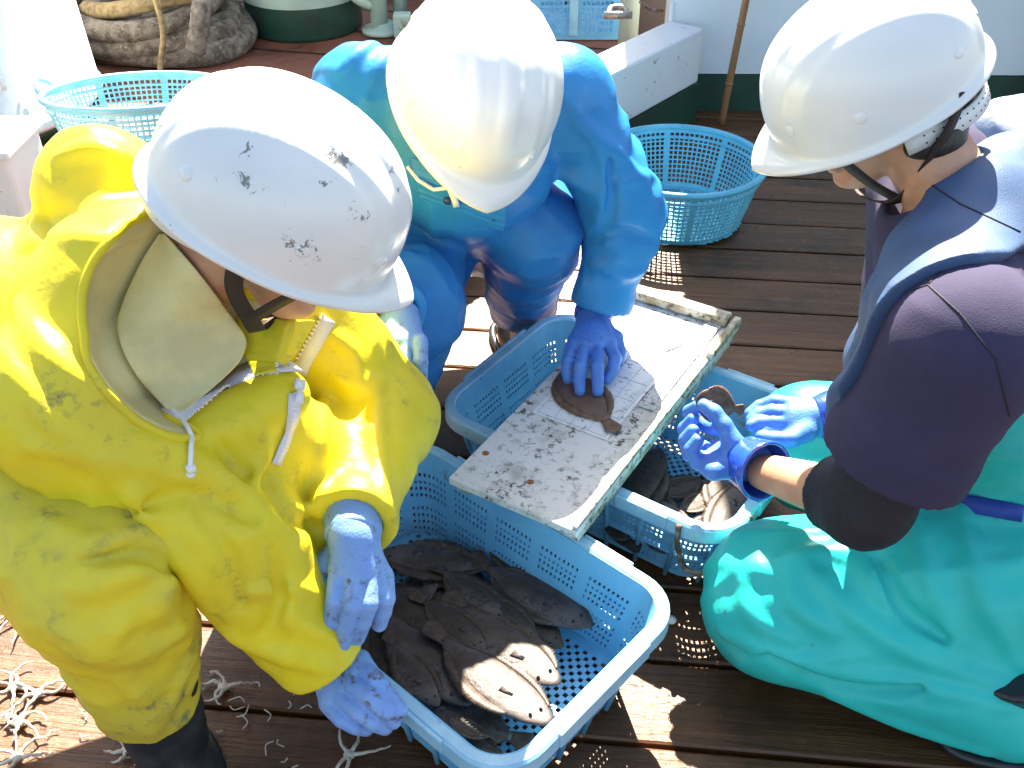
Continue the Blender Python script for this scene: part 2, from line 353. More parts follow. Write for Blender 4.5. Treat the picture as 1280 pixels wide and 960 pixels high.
def crate(c, ang, L, Wd, H, label, tap=.035, z0=.004, rimw=.020):
    root = empty('fish_crate', (c[0], c[1], 0), label, 'crate')
    ca, sa = math.cos(ang), math.sin(ang)
    def T(x, y, z): return V((c[0] + x * ca - y * sa, c[1] + x * sa + y * ca, z))
    a, b = L / 2 - rimw, Wd / 2 - rimw; per = 2 * (L + Wd); nu = int(per / .0105); nv = 14
    def wall(u, v):
        k = 1 - v; x, y = rrect(u, a - tap * k, b - tap * k, .055); return T(x, y, z0 + .012 + (H - .012) * v)
    # hole groups: eight columns then a plain rib
    def hole(i, j): return 1 <= j <= 10 and (i % 11) not in (0, 10) and (j != 6)
    vv, ff = panel(wall, nu, nv, hole, .24, True); solid(mesh_obj('wall', vv, ff, M['crate'], root, smooth=False), .003)
    fa, fb = a - tap * .89, b - tap * .89; p_ = .0088; nx, ny = int(2 * fa / p_), int(2 * fb / p_)
    def fl(u, v): return T(-fa + 2 * fa * u, -fb + 2 * fb * v, z0 + .032)
    def inside(i, j):
        x = abs(-fa + (i + .5) * 2 * fa / nx); y = abs(-fb + (j + .5) * 2 * fb / ny); r = .055
        return not (x > fa - r and y > fb - r and math.hypot(x - fa + r, y - fb + r) > r)
    vv, ff = panel(fl, nx, ny, lambda i, j: (i + j) % 2 == 0 and 1 < i < nx - 2 and 1 < j < ny - 2, .07, False, inside)
    solid(mesh_obj('floor', vv, ff, M['crate'], root, smooth=False), .003)
    # rim: swept profile with an outer lip
    prof = [(-.002, -.012), (-.001, -.001), (.003, .003), (rimw - .004, .003), (rimw, -.001), (rimw + .001, -.024), (rimw - .003, -.024), (rimw - .004, -.004), (.002, -.004), (.001, -.012)]
    n = 120; vs, fs = [], []
    for i in range(n):
        for (o, z) in prof:
            x, y = rrect(i / n, a + o, b + o, .055 + o); vs.append(T(x, y, z0 + H + z))
    m_ = len(prof)
    for i in range(n):
        for k in range(m_):
            fs.append([i * m_ + k, i * m_ + (k + 1) % m_, ((i + 1) % n) * m_ + (k + 1) % m_, ((i + 1) % n) * m_ + k])
    mesh_obj('rim', vs, fs, M['crate_rim'], root, smooth=False)
    for s in (-1, 1):
        bevel(MB().box(T(s * (L / 2 + .001), 0, z0 + H - .009), (.007, Wd * .48, .028), Matrix.Rotation(ang, 3, 'Z')).build('grip_band', M['crate_rim'], root, smooth=False), .002)
        for q in (-.24, .24): bevel(MB().box(T(q * L, s * (Wd / 2 + .001), z0 + H - .010), (L * .16, .006, .026), Matrix.Rotation(ang, 3, 'Z')).build('grip_band', M['crate_rim'], root, smooth=False), .002)
    # outer ribs
    rb = MB(); nr = 26
    for i in range(nr):
        u = (i + .5) / nr
        p0 = V(rrect(u, a - tap + .004, b - tap + .004, .055)); p1 = V(rrect(u, a + .004, b + .004, .055))
        p0, p1 = T(p0.x, p0.y, z0 + .005), T(p1.x, p1.y, z0 + H - .01); rb.tube([p0, p1], .004, 6)
    for zz in (.35, .68):
        pts = [T(*rrect(i / 100, a - tap * (1 - zz) + .003, b - tap * (1 - zz) + .003, .055), z0 + .012 + (H - .012) * zz) for i in range(100)]
        rb.tube(pts, .0035, 6, closed=True)
    rb.build('outer_rib', M['crate'], root)
    return root, T

# ------------------------------------------------------------------ baskets, crates, board
def basket(name, c, r0, r1, H, m, label, tilt=None, handles=False):
    root = empty(name, c, label, 'basket'); Mt = tilt or Matrix.Identity(3); c = V(c)
    def T(x, y, z): return c + Mt @ V((x, y, z))
    nu = 96; nv = 13
    def wall(u, v):
        a = 2 * math.pi * u; k = v ** .8; r = r0 + (r1 - r0) * k; return T(r * math.cos(a), r * math.sin(a), .004 + H * v)
    vv, ff = panel(wall, nu, nv, lambda i, j: 0 < j < 12 and (i % 12) != 0, .15, True); solid(mesh_obj('wall', vv, ff, m, root), .003)
    n = 40
    def fl(u, v): return T(-r0 + 2 * r0 * u, -r0 + 2 * r0 * v, .006)
    vv, ff = panel(fl, n, n, lambda i, j: (math.hypot(i - n / 2 + .5, j - n / 2 + .5) < n / 2 - 2) and (i % 8) and (j % 13), .13, False, lambda i, j: math.hypot(i - n / 2 + .5, j - n / 2 + .5) < n / 2 + .6)
    solid(mesh_obj('floor', vv, ff, m, root), .003)
    rm = MB()
    ring = [T((r1 + .004) * math.cos(2 * math.pi * k / 64), (r1 + .004) * math.sin(2 * math.pi * k / 64), H + .004) for k in range(64)]
    rm.tube(ring, .009, 8, closed=True)
    rm.tube([T((r0 + (r1 - r0) * .9) * math.cos(2 * math.pi * k / 64), (r0 + (r1 - r0) * .9) * math.sin(2 * math.pi * k / 64), H * .86) for k in range(64)], .005, 6, closed=True)
    rm.build('rim', m, root)
    if handles:
        for a0 in handles:
            pts = [T((r1 + .012 + .018 * math.sin(math.pi * k / 8)) * math.cos(R(a0 - 12 + 3 * k)), (r1 + .012 + .018 * math.sin(math.pi * k / 8)) * math.sin(R(a0 - 12 + 3 * k)), H + .03 * math.sin(math.pi * k / 8) + .006) for k in range(9)]
            MB().tube(pts, .007, 8).build('handle', m, root)
    return root
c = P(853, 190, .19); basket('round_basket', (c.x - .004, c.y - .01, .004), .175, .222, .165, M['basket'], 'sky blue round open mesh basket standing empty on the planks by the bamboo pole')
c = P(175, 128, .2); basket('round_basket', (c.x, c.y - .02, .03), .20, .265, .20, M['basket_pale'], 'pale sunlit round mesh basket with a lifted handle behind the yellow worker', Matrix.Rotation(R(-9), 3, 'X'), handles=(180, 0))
FC, FT = crate((-.09, 1.004), R(-42), .575, .40, .186, 'blue perforated fish crate full of dark flatfish in front of the yellow worker')
RC, RT = crate((.211, 1.410), R(-35), .59, .42, .186, 'blue perforated fish crate under the measuring board, beside the kneeling teal trousered worker')
bc = empty('fish_crate', (.12, 4.25, 0), 'blue slatted crate standing behind the low white coaming', 'crate')
def slat_crate(root, cx, cy, L, Wd, z0, H):
    for (n, a, b) in (('wall', (cx - L / 2, cy - Wd / 2), (cx + L / 2, cy - Wd / 2)), ('wall', (cx + L / 2, cy - Wd / 2), (cx + L / 2, cy + Wd / 2)), ('wall', (cx - L / 2, cy + Wd / 2), (cx + L / 2, cy + Wd / 2)), ('wall', (cx - L / 2, cy - Wd / 2), (cx - L / 2, cy + Wd / 2))):
        nn = int(math.dist(a, b) / .018)
        vv, ff = panel(lambda u, v: V((a[0] + (b[0] - a[0]) * u, a[1] + (b[1] - a[1]) * u, z0 + H * v)), nn, 14, lambda i, j: 0 < j < 13 and j != 7 and i % 9 not in (0, 1), .16)
        solid(mesh_obj(n, vv, ff, M['crate'], root, smooth=False), .004)
    g = MB()
    for s in (-1, 1):
        g.box((cx, cy + s * Wd / 2, z0 + H), (L + .02, .022, .02)); g.box((cx + s * L / 2, cy, z0 + H + .001), (.022, Wd - .024, .019))
        for q in (-.5, -.17, .17, .5): g.box((cx + q * L * .97, cy + s * (Wd / 2 + .004), z0 + H / 2), (.035, .012, H - .03))
    bevel(g.build('rim', M['crate_rim'], root, smooth=False), .004)
    MB().box((cx, cy, z0 + .008), (L - .02, Wd - .02, .008)).build('floor', M['crate'], root, smooth=False)
slat_crate(bc, .12, 4.25, .75, .42, .01, .36)

# rusty wire handle on the near corner of the rear crate
hk = MB(); q = [RT(.292, -.130, .190), RT(.302, -.135, .165), RT(.298, -.150, .135), RT(.280, -.190, .120), RT(.262, -.214, .115), RT(.235, -.222, .115), RT(.215, -.218, .15), RT(.21, -.212, .190)]
hk.tube(smooth_path(q, 5), .0045, 8).build('wire_handle', M['rust'], RC)

# measuring board
e_ = V((.5272, .8497, 0)).normalized()
BZ = .232
bA, bB, bC_, bD = P(570, 590, BZ), P(712, 672, BZ), P(920, 410, BZ), P(795, 358, BZ)
e_ = ((bC_ - bB).normalized() + (bD - bA).normalized()).normalized(); f_ = V((-e_.y, e_.x, 0))
BL = ((bC_ - bB).length + (bD - bA).length) / 2; BWd = ((bA - bB).length + (bD - bC_).length) / 2
bc0 = (bA + bB + bC_ + bD) / 4; bang = math.atan2(e_.y, e_.x); RB = Matrix.Rotation(bang, 3, 'Z')
BD = empty('measuring_board', (bc0.x, bc0.y, 0.19), 'dirty white wooden fish measuring board with raised end stop lying across the two blue crates', 'measuring board')
def BP(l, w_, z=0): return V((bc0.x, bc0.y, BZ + z)) + e_ * l + f_ * w_
bevel(MB().box(BP(0, 0, -.008), (BL, BWd, .014), RB).build('plate', M['board'], BD, smooth=False), .002)
u = MB()
for s in (-1, 1): u.box(BP(0, s * (BWd / 2 - .018), -.0265), (BL - .03, .03, .022), RB)
bevel(u.build('batten', M['rail'], BD, smooth=False), .003)
bevel(MB().box(BP(BL / 2 - .016, .006, .0105), (.030, BWd - .020, .021), RB).build('end_stop', M['rail'], BD, smooth=False), .004)
bevel(MB().box(BP(.15, -BWd / 2 + .040, .0015), (BL * .48, .030, .003), RB).build('scale_ledge', M['ledge'], BD, smooth=False), .001)
u = MB(); u.box(BP(0, -BWd / 2 + .006, .003), (BL - .004, .011, .007), RB); u.box(BP(BL * .385, -BWd / 2 + .003, .008), (BL * .22, .014, .018), RB)
bevel(u.build('side_rail', M['rail'], BD, smooth=False), .003)
sh = MB().box(BP(.05, .014, .0008), (.34, BWd * .62, .0016), RB).build('ruled_sheet', M['sheet'], BD, smooth=False)
u = MB()
S0, S1 = .05 - .165, .05 + .165; wl, wh = .014 - BWd * .28, .014 + BWd * .28
for k in range(5):
    ww = wl + (wh - wl) * k / 4; u.box(BP(.05, ww, .0018), (.33, .0008, .0006), RB)
for k in range(7):
    ll = S0 + (S1 - S0) * k / 6; u.box(BP(ll, .014, .0019), (.0008, wh - wl, .0006), RB)
for k in range(60):
    ll = S0 + (S1 - S0) * k / 59; hgt = .008 if k % 5 == 0 else .004; u.box(BP(ll, wl + hgt / 2 + .003, .0017), (.0005, hgt, .0006), RB)
u.build('ruling', M['line'], sh, smooth=False)
u = MB().tube([BP(.165, -.035, .003), BP(.185, -.045, .004), BP(.20, -.050, .004), BP(.225, -.048, .003)], .0016, 6).build('scratch', M['line'], BD)
# rust blisters
for (px, py) in ((607, 566), (663, 602)):
    p = P(px, py, BZ); mb = MB(); mb.lathe([(.0001, .0022), (.004, .0018), (.006, .0004), (.0062, -.001)], (p.x, p.y, BZ - .001), 10); mb.build('rust_blister', mat('orange rust', (.30, .11, .03), .8), BD)

# bamboo pole
q = [V((.700, 3.19, .0)), V((.722, 3.185, .35)), V((.76, 3.19, .9)), V((.80, 3.195, 1.7))]
mb = MB(); pts = smooth_path(q, 8); mb.tube(pts, .0115, 12)
bp_ = mb.build('bamboo_pole', M['bamboo'], None, (.700, 3.19, 0)); tag(bp_, 'long brown bamboo pole leaning upright against the white cabin wall', 'pole')
for z in (.14, .33, .55, .85, 1.2):
    p = [a.lerp(b, (z - a.z) / (b.z - a.z)) for a, b in zip(pts, pts[1:]) if a.z <= z < b.z][0]
    MB().tube([p - V((0, 0, .004)), p, p + V((0, 0, .004))], [.0115, .0145, .0115], 12).build('node_ring', M['bamboo'], bp_)

# left background: white tank, white locker, ropes, drums, pipes
tk = empty('tank', (-1.86, 3.22, 0), 'big white round tank with a thin pipe down its side, at the upper left', 'tank')
MB().lathe([(.02, .06), (.46, .06), (.475, .075), (.475, .085), (.465, .09), (.42, 1.0), (.40, 1.04), (.02, 1.05)], (-1.86, 3.22, 0), 72).build('shell', M['white_paint'], tk)
MB().lathe([(.40, 0), (.42, 0), (.42, .062), (.02, .062)], (-1.86, 3.22, 0), 48).build('base_ring', M['green_paint'], tk)
def tankp(a, z): r = .468 - .045 * (z - .09) / .9; return V((-1.86 + r * math.cos(a), 3.22 + r * math.sin(a), z))
MB().tube(smooth_path([tankp(R(-42), .22), tankp(R(-44), .45), tankp(R(-47), .7), tankp(R(-48), .98)], 5), .006, 8).build('pipe', M['white_strap'], tk)
lk = empty('locker', (-1.68, 2.27, 0), 'low white speckled deck locker at the left edge behind the yellow worker', 'locker')
bevel(MB().box((-1.68, 2.27, .18), (1.0, .20, .30)).build('body', M['coaming'], lk, smooth=False), .012)
bevel(MB().box((-1.68, 2.27, .342), (1.03, .23, .022)).build('lid', M['white_paint'], lk, smooth=False), .006)
MB().box((-1.68, 2.28, .014), (.95, .16, .028)).build('plinth', M['green_paint'], lk, smooth=False)
rp = empty('mooring_rope', (-1.38, 3.95, 0), 'heap of thick grey brown mooring rope coiled on the rear deck', 'rope')
rnd = random.Random(5)
def coil(cx, cy, r, z, turns, rad, wob, seed):
    rn = random.Random(seed); n = int(turns * 22); pts = []
    ph = rn.uniform(0, 6)
    for k in range(n):
        a = ph + 2 * math.pi * k / 22; rr = r + wob * math.sin(2.3 * a + seed) + rn.uniform(-.006, .006) - .02 * k / 22
        pts.append((cx + rr * math.cos(a), cy + rr * .9 * math.sin(a), z + .022 * k / 22 + .02 * math.sin(1.7 * a + seed)))
    return smooth_path(pts, 2)
for i, (r, z, t, rad, mm) in enumerate(((.36, .045, 2.0, .045, 'rope'), (.29, .10, 1.8, .042, 'rope'), (.31, .165, 1.1, .038, 'rope'), (.20, .14, 1.6, .034, 'rope'), (.24, .215, .9, .03, 'rope_tan'), (.12, .10, 1.8, .040, 'rope'))):
    MB().tube(coil(-1.40 + .03 * math.sin(i * 2), 3.97 + .03 * math.cos(i), r, z, t, rad, .022, i + 1), rad, 10).build('coil', M[mm], rp)
MB().tube(smooth_path([(-1.25, 3.60, .30), (-1.24, 3.58, .18), (-1.27, 3.56, .06), (-1.24, 3.48, .03)], 6), .011, 8).build('loose_end', M['rope_tan'], rp)
MB().tube(smooth_path([(-1.30, 3.72, .30), (-1.12, 3.68, .31), (-1.10, 3.60, .24), (-1.13, 3.55, .12)], 6), .035, 10).build('loose_end', M['rope'], rp)
def drum(cx, cy, r, h, band, label):
    root = empty('winch_drum', (cx, cy, 0), label, 'drum')
    MB().lathe([(.01, .007), (r, .007), (r + .004, .02), (r + .003, band)], (cx, cy, 0), 64).build('foot_band', M['green_paint'], root)
    MB().lathe([(r + .004, band + .001), (r + .012, band + .10), (r + .018, h - .03), (r, h), (.01, h + .005)], (cx, cy, 0), 64).build('shell', M['pale_green'], root)
drum(-.865, 4.24, .235, .8, .135, 'wide pale green drum with a dark green foot on the rear deck')
drum(-.47, 4.75, .12, .7, .10, 'narrow pale green drum behind the pipes on the rear deck')
pp = empty('pipe_stand', (-.55, 4.15, 0), 'pale green pipes rising from a flange on the rear deck', 'pipes')
MB().tube([(-.54, 4.13, .01), (-.54, 4.13, .75)], .035, 16).build('pipe', M['pale_green'], pp)
MB().tube([(-.46, 4.20, .01), (-.46, 4.20, .7)], .030, 16).build('pipe', M['pale_green'], pp)
MB().tube(smooth_path([(-.57, 4.12, .12), (-.63, 4.08, .17), (-.66, 4.08, .28), (-.62, 4.10, .40), (-.56, 4.13, .46)], 6), .018, 12).build('bent_pipe', M['pale_green'], pp)
MB().lathe([(.001, .012), (.085, .012), (.085, .026), (.05, .030), (.045, .05), (.001, .05)], (-.53, 4.14, 0), 24).build('flange', M['pale_green'], pp)
bx = MB(); bx.box((-.44, 4.07, .06), (.07, .06, .09)); bevel(bx.build('valve_box', M['pale_green'], pp, smooth=False), .006)
sp_ = MB(); rn = random.Random(9)
for k in range(26):
    a = rn.uniform(0, 6.28); p = V((-.375 + rn.uniform(-.03, .03), 4.0 + rn.uniform(-.03, .03), .02)); sp_.tube([p, p + V((.05 * math.cos(a), .05 * math.sin(a), rn.uniform(.03, .09)))], [.003, .001], 5)
tag(sp_.build('net_scrap', M['rope_tan'], None, (-.375, 4.0, 0)), 'frayed scrap of pale netting on the red deck by the pipes', 'net scrap')
# shackle and post on the coaming end
cl = empty('shackle', (.40, 3.19, .305), 'worn metal shackle lying on the end of the white coaming', 'shackle')
pc = C0 + CD * .17 - CN * .0; pc = P(772, 22, .31)
MB().tube(smooth_path([pc + V((-.03, -.01, .012)), pc + V((-.02, .035, .02)), pc + V((.02, .04, .02)), pc + V((.032, -.01, .012))], 6), .010, 10).build('bow', M['metal'], cl)
MB().tube([pc + V((-.045, -.015, .012)), pc + V((.045, -.012, .012))], .012, 10).build('pin', M['metal'], cl)
po = P(797, 12, .3); tag(MB().tube([(po.x - .01, po.y + .14, 0), (po.x - .01, po.y + .14, 1.2)], .035, 20).build('stanchion', M['pale_green'], None, (po.x - .01, po.y + .14, 0)), 'pale painted stanchion rising behind the end of the low coaming', 'post')
ca_ = smooth_path([P(800, 2, .36), P(815, 12, .33), P(829, 14, .325)], 6); tag(MB().tube(ca_, .006, 8).build('cable', M['rust'], None, ca_[0]), 'short brown cable bent over the corner of the coaming', 'cable')
db = MB().box((.50, 3.75, .62), (.12, .1, 1.24)).build('steel_post', M['dark'], None, (.50, 3.75, 0), False); tag(db, 'dark brown post behind the coaming corner', 'post')

# ------------------------------------------------------------------ brittle stars
def star_mesh(seed, r):
    rn = random.Random(seed); mb = MB(); mb.lathe([(.0005, .008), (.006, .007), (.009, .004), (.007, 0), (.0005, 0)], (0, 0, 0), 10)
    n = 5
    for k in range(n):
        a = 2 * math.pi * k / n + rn.uniform(-.25, .25); p = V((.006 * math.cos(a), .006 * math.sin(a), .004)); pts = [p.copy()]
        turn = rn.uniform(-.35, .35)
        for j in range(7):
            a += turn + rn.uniform(-.25, .25); p = p + V((math.cos(a), math.sin(a), 0)) * r / 6.5; p.z = .003 + rn.uniform(0, .006); pts.append(p.copy())
        pts = smooth_path(pts, 3); mb.tube(pts, [.0032 - .0022 * i / (len(pts) - 1) for i in range(len(pts))], 6)
    return mb
protos = []
star_desc = [((22, 715), 'topmost pale brittle star at the left edge, below the yellow trousers'), ((60, 740), 'pale brittle star close under the yellow trouser leg'), ((32, 772), 'pale brittle star on the sunlit plank just above the dark seam'),
             ((62, 795), 'short armed pale brittle star on the sunlit seam'), ((18, 860), 'pale brittle star half out of the left edge'), ((48, 868), 'large pale brittle star at the end of the sunlit patch'),
             ((25, 905), 'pale brittle star low at the left edge of the sunlit plank'), ((22, 948), 'pale brittle star at the bottom left corner'), ((280, 860), 'small brittle star on the dark plank right of the black boot'),
             ((437, 945), 'brittle star below the blue glove that grips the crate'), ((160, 938), 'tiny brittle star in the shade left of the boot'), ((105, 765), 'small curled brittle star beside the knee of the yellow trousers'),
             ((8, 735), 'brittle star cut by the left edge among the topmost ones'), ((80, 720), 'brittle star nearest the fold of the yellow trousers')]
for i, ((px, py), lb) in enumerate(star_desc):
    p = P(px, py, .004); r = (.05, .045, .06, .035, .06, .07, .05, .05, .04, .06, .03, .03, .04, .04)[i] * .85
    mb = star_mesh(i + 3, r); o = mesh_obj('brittle_star', [v + p for v in mb.v], mb.f, M['star'], None, p); tag(o, lb, 'brittle star', 'brittle stars scattered on the planks')
rn = random.Random(12); sc_ = MB()
for k in range(46):
    px, py = rn.choice(((rn.uniform(0, 120), rn.uniform(690, 950)), (rn.uniform(270, 420), rn.uniform(840, 958)), (rn.uniform(120, 180), rn.uniform(830, 958)))); p = P(px, py, .004); a = rn.uniform(0, 6.3); l = rn.uniform(.008, .03)
    sc_.tube(smooth_path([p, p + V((math.cos(a), math.sin(a), .1)) * l * .5, p + V((math.cos(a + .7), math.sin(a + .7), 0)) * l], 3), .0011, 5)
tag(sc_.build('arm_scraps', M['star'], None, P(60, 830, 0)), 'broken bits of brittle star arms strewn on the planks', 'scraps', kind='stuff')
for i, (px, py, lb) in enumerate(((839, 776, 'small white shell on the plank at the corner of the front crate'), (882, 300, 'small pale shell at the foot of the round basket'))):
    p = P(px, py, .004); mb = MB(); mb.lathe([(.0005, .009), (.006, .007), (.009, .003), (.008, 0), (.0005, 0)], p, 12); tag(mb.build('shell', M['white_strap'], None, p), lb, 'shell')

# ------------------------------------------------------------------ flatfish
def fish_geo(L=.2, wr=.40, bend=0., twist=0., n=28, m=12, th=.05):
    """body + fin fringe + tail, head at +x; returns dict of parts in local space"""
    def hw(s):     # half width along the body, s=0 snout .. 1 tail root
        t = min(s, 1.0); k = (t ** .62) * (1 - t) ** .80 * 2.05
        return L * wr / 2 * max(k * 1.12, .30 * t + .10 if t < .95 else .22, .10 + .9 * t if t < .06 else 0)
    def place(x, y, z):
        a = bend * (x / L) ; return V((x, y + bend * L * .5 * (x / L) ** 2 * 2, z + twist * L * (x / L) ** 2))
    out = {}
    vs, fs = [], []
    for i in range(n + 1):
        s = i / n; x = L * (.5 - s * .86); h = hw(s)
        for k in range(2 * m):
            a = 2 * math.pi * k / (2 * m); yy = math.cos(a) * h; zz = math.copysign(abs(math.sin(a)) ** .8, math.sin(a)) * L * th * (math.sin(math.pi * min(1, (s * .82 + .07))) ** .7) * (1.0 if math.sin(a) > 0 else .35); zz += (L * .006 * math.exp(-(yy / (L * .010)) ** 2) if math.sin(a) > 0 and .2 < s < .98 else 0)
            if abs(s - .17) < .06 and zz > 0: zz *= 1.06
            vs.append(place(x, yy, zz))
    for i in range(n):
        for k in range(2 * m): fs.append([i * 2 * m + k, (i + 1) * 2 * m + k, (i + 1) * 2 * m + (k + 1) % (2 * m), i * 2 * m + (k + 1) % (2 * m)])
    fs.append([k for k in range(2 * m)]); fs.append([n * 2 * m + k for k in range(2 * m)][::-1])
    out['body'] = (vs, fs)
    for nm, sg in (('dorsal_fin', 1), ('anal_fin', -1)):
        vs, fs = [], []; rn = random.Random(3)
        i0, i1 = int((.10 if sg > 0 else .26) * 90), int(.93 * 90)
        for i in range(i0, i1 + 1):
            s = i / 90; x = L * (.5 - s * .86); h = hw(s); q = (i - i0) / (i1 - i0); fw = L * .085 * math.sin(math.pi * q) ** .55 * (1.0 if i % 2 else .68) * rn.uniform(.85, 1.1)
            for (o, z) in ((-.004, .0035), (fw * .5, .0016), (fw, .0004)): vs.append(place(x - o * .2, sg * (h + o), z))
        for i in range(i1 - i0):
            for k in range(2): fs.append([i * 3 + k, i * 3 + k + 1, (i + 1) * 3 + k + 1, (i + 1) * 3 + k])
        out[nm] = (vs, fs)
    vs, fs = [], []; hb = hw(1.0)
    for i in range(8):
        q = i / 7; x = -L * (.36 + .15 * q) + .004
        for k in range(13):
            y = (k / 12 - .5) * 2; wv = hb * (1 - q) * .9 + L * .105 * q; vs.append(place(x + (-.012 * L / .2 * (1 - y * y) * q), y * wv, .0015 + (.0008 if k % 2 else 0)))
    for i in range(7):
        for k in range(12): fs.append([i * 13 + k, i * 13 + k + 1, (i + 1) * 13 + k + 1, (i + 1) * 13 + k])
    out['tail_fin'] = (vs, fs)
    for q, (ex, ey) in enumerate(((.405, .006), (.39, -.012))):
        mb = MB(); mb.lathe([(.0001, .0022), (.0016, .0018), (.0024, 0), (.0026, -.002)], place(ex * L, ey, L * th * .66), 10); out['eye%d' % q] = (mb.v, mb.f)
    # pectoral fin and gill ridge
    vs = [place(L * x, y, L * th * z) for x, y, z in ((.235, .002, .96), (.235, -.006, .97), (.16, .004, 1.02), (.15, -.004, 1.04), (.155, -.012, 1.0))]
    out['pectoral_fin'] = (vs, [[0, 2, 3, 1], [1, 3, 4]])
    return out
def make_fish(label, mb_, mf, **kw):
    g = fish_geo(**kw); b = mesh_obj('flatfish', g['body'][0], g['body'][1], mb_); tag(b, label, 'fish')
    for k in ('dorsal_fin', 'anal_fin', 'tail_fin'): solid(mesh_obj(k, g[k][0], g[k][1], mf, b), .0012)
    solid(mesh_obj('pectoral_fin', *g['pectoral_fin'], mb_, b), .0008)
    for k in ('eye0', 'eye1'): mesh_obj('eye', *g[k], M['eye'], b)
    return b
FP = {}; L_UP = .018
def fish(kind, head, tail, z, wr, label, group, roll=0, zt=None, dy=0):
    key = kind
    mats = {'a': ('fish', 'fin', .44, .12), 'b': ('fish_dark', 'fin', .40, -.14), 'c': ('fish', 'fin', .34, .08), 'd': ('fish_light', 'fin_light', .56, .0)}[kind]
    if key not in FP:
        o = make_fish(label, M[mats[0]], M[mats[1]], L=.2, wr=mats[2], bend=mats[3], th=.030 if kind == 'd' else .038); FP[key] = o; kids = list(o.children)
    else:
        src = FP[key]; o = src.copy(); COL.objects.link(o)
        for ch in src.children:
            c2 = ch.copy(); COL.objects.link(c2); c2.parent = o
    if L_UP and z < .1: z += L_UP; zt = zt + L_UP if zt is not None else None
    h = P(*head, z); t = P(*tail, z if zt is None else zt); d = h - t; L = d.length
    x = d.normalized(); zz = V((0, 0, 1)); y = zz.cross(x).normalized(); zz = x.cross(y)
    Rm = Matrix((x, y, zz)).transposed() @ Matrix.Rotation(R(roll), 3, 'X')
    o.rotation_euler = Rm.to_euler(); s = L / .2; wr *= .86; o.scale = (s, s * wr / mats[2], s * 1.0); o.location = (h + t) / 2
    o['label'] = label; o['category'] = 'fish'; o['group'] = group; return o
G1 = 'flatfish heaped in the front crate'
Z = .028
FL = [('b', (508, 880), (462, 770), .034, .42, 'dark flatfish at the left of the heap, under the gripping glove'),
      ('b', (612, 730), (488, 702), .036, .42, 'dark flatfish half hidden under the grey one at the back of the heap'),
      ('b', (590, 700), (478, 762), .036, .45, 'dark flatfish at the far left of the heap behind the gloves'),
      ('c', (662, 762), (535, 728), .056, .42, 'brown flatfish lying across the middle of the heap'),
      ('c', (474, 690), (632, 712), .062, .36, 'large grey flatfish across the back of the heap, its tail under a brown one'),
      ('b', (606, 682), (736, 738), .058, .36, 'brown flatfish lying against the rear crate wall with its tail at the right'),
      ('b', (706, 806), (596, 748), .052, .38, 'small brown flatfish tucked between two bigger ones at the right of the heap'),
      ('a', (738, 786), (590, 700), .068, .38, 'large flatfish whose snout points at the rear right corner of the crate'),
      ('b', (585, 806), (464, 728), .062, .46, 'brown mottled flatfish just right of the hanging glove'),
      ('a', (584, 884), (470, 756), .066, .38, 'flatfish pointing down towards the crate rim, right of the gripping glove'),
      ('c', (696, 858), (560, 748), .078, .38, 'grey brown flatfish in the centre right of the heap, snout over the bare floor'),
      ('a', (686, 908), (534, 786), .086, .38, 'biggest flatfish, lying in front with its snout over the bare crate floor'),
      ('a', (500, 872), (664, 928), .050, .44, 'pale flatfish at the bottom of the heap, its tail fan spread to the right'),
      ('b', (560, 925), (650, 972), .044, .46, 'flatfish at the bottom edge of the picture, cut off by the frame')]
FL += [('b', (560, 840), (470, 800), .024, .5, 'dark flatfish lowest in the heap beside the gripping glove'), ('b', (660, 830), (590, 790), .026, .5, 'dark flatfish buried under the two that point right'),
       ('b', (540, 790), (470, 720), .040, .48, 'dark flatfish behind the hanging glove'), ('b', (640, 800), (560, 770), .030, .5, 'dark flatfish in the gap at the middle of the heap'), ('b', (620, 850), (560, 900), .030, .45, 'dark flatfish under the biggest one'),
       ('b', (590, 760), (690, 790), .035, .42, 'dark flatfish crossing under the two nearest the rear wall')]
FL += [('c', (640, 776), (540, 706), .070, .34, 'slim flatfish between the two crossing the middle of the heap'), ('b', (610, 812), (520, 742), .078, .34, 'slim dark flatfish just left of the centre of the heap'),
       ('c', (546, 884), (484, 794), .074, .34, 'slim flatfish left of the biggest one, snout towards the rim'), ('b', (672, 800), (590, 736), .074, .34, 'slim dark flatfish right of the centre, nearly touching the bare floor'),
       ('b', (560, 900), (622, 925), .066, .42, 'stubby flatfish with its snout under the biggest one'), ('a', (548, 730), (500, 768), .068, .40, 'short flatfish beside the fingers of the hanging glove')]
for a in FL: fish(*a, group=G1, roll=random.uniform(-9, 9), zt=a[3] - .012)
G2 = 'flatfish in the rear crate'
for a in [('b', (820, 560), (766, 668), .055, .44, 'broad brown flatfish by the edge of the measuring board in the rear crate'),
          ('b', (850, 668), (786, 596), .045, .42, 'dark flatfish in the near left of the rear crate, under the others'),
          ('a', (930, 660), (878, 584), .056, .44, 'grey flatfish below the near glove in the rear crate'),
          ('c', (912, 642), (836, 680), .068, .36, 'slim flatfish lying across the near side of the rear crate'),
          ('c', (930, 606), (880, 690), .074, .38, 'grey flatfish at the right wall of the rear crate'),
          ('b', (826, 618), (886, 596), .045, .48, 'small dark flatfish under the near glove in the rear crate'),
          ('c', (862, 694), (790, 658), .060, .38, 'flatfish against the near wall of the rear crate'),
          ('b', (800, 690), (760, 640), .040, .42, 'flatfish half under the measuring board in the rear crate'),
          ('b', (850, 640), (905, 610), .052, .42, 'dark slim flatfish in the middle of the rear crate heap'),
          ('a', (828, 626), (872, 684), .066, .38, 'flatfish pointing away from the near wall of the rear crate')]:
    fish(*a, group=G2, roll=random.uniform(-8, 8), zt=a[3] - .006)
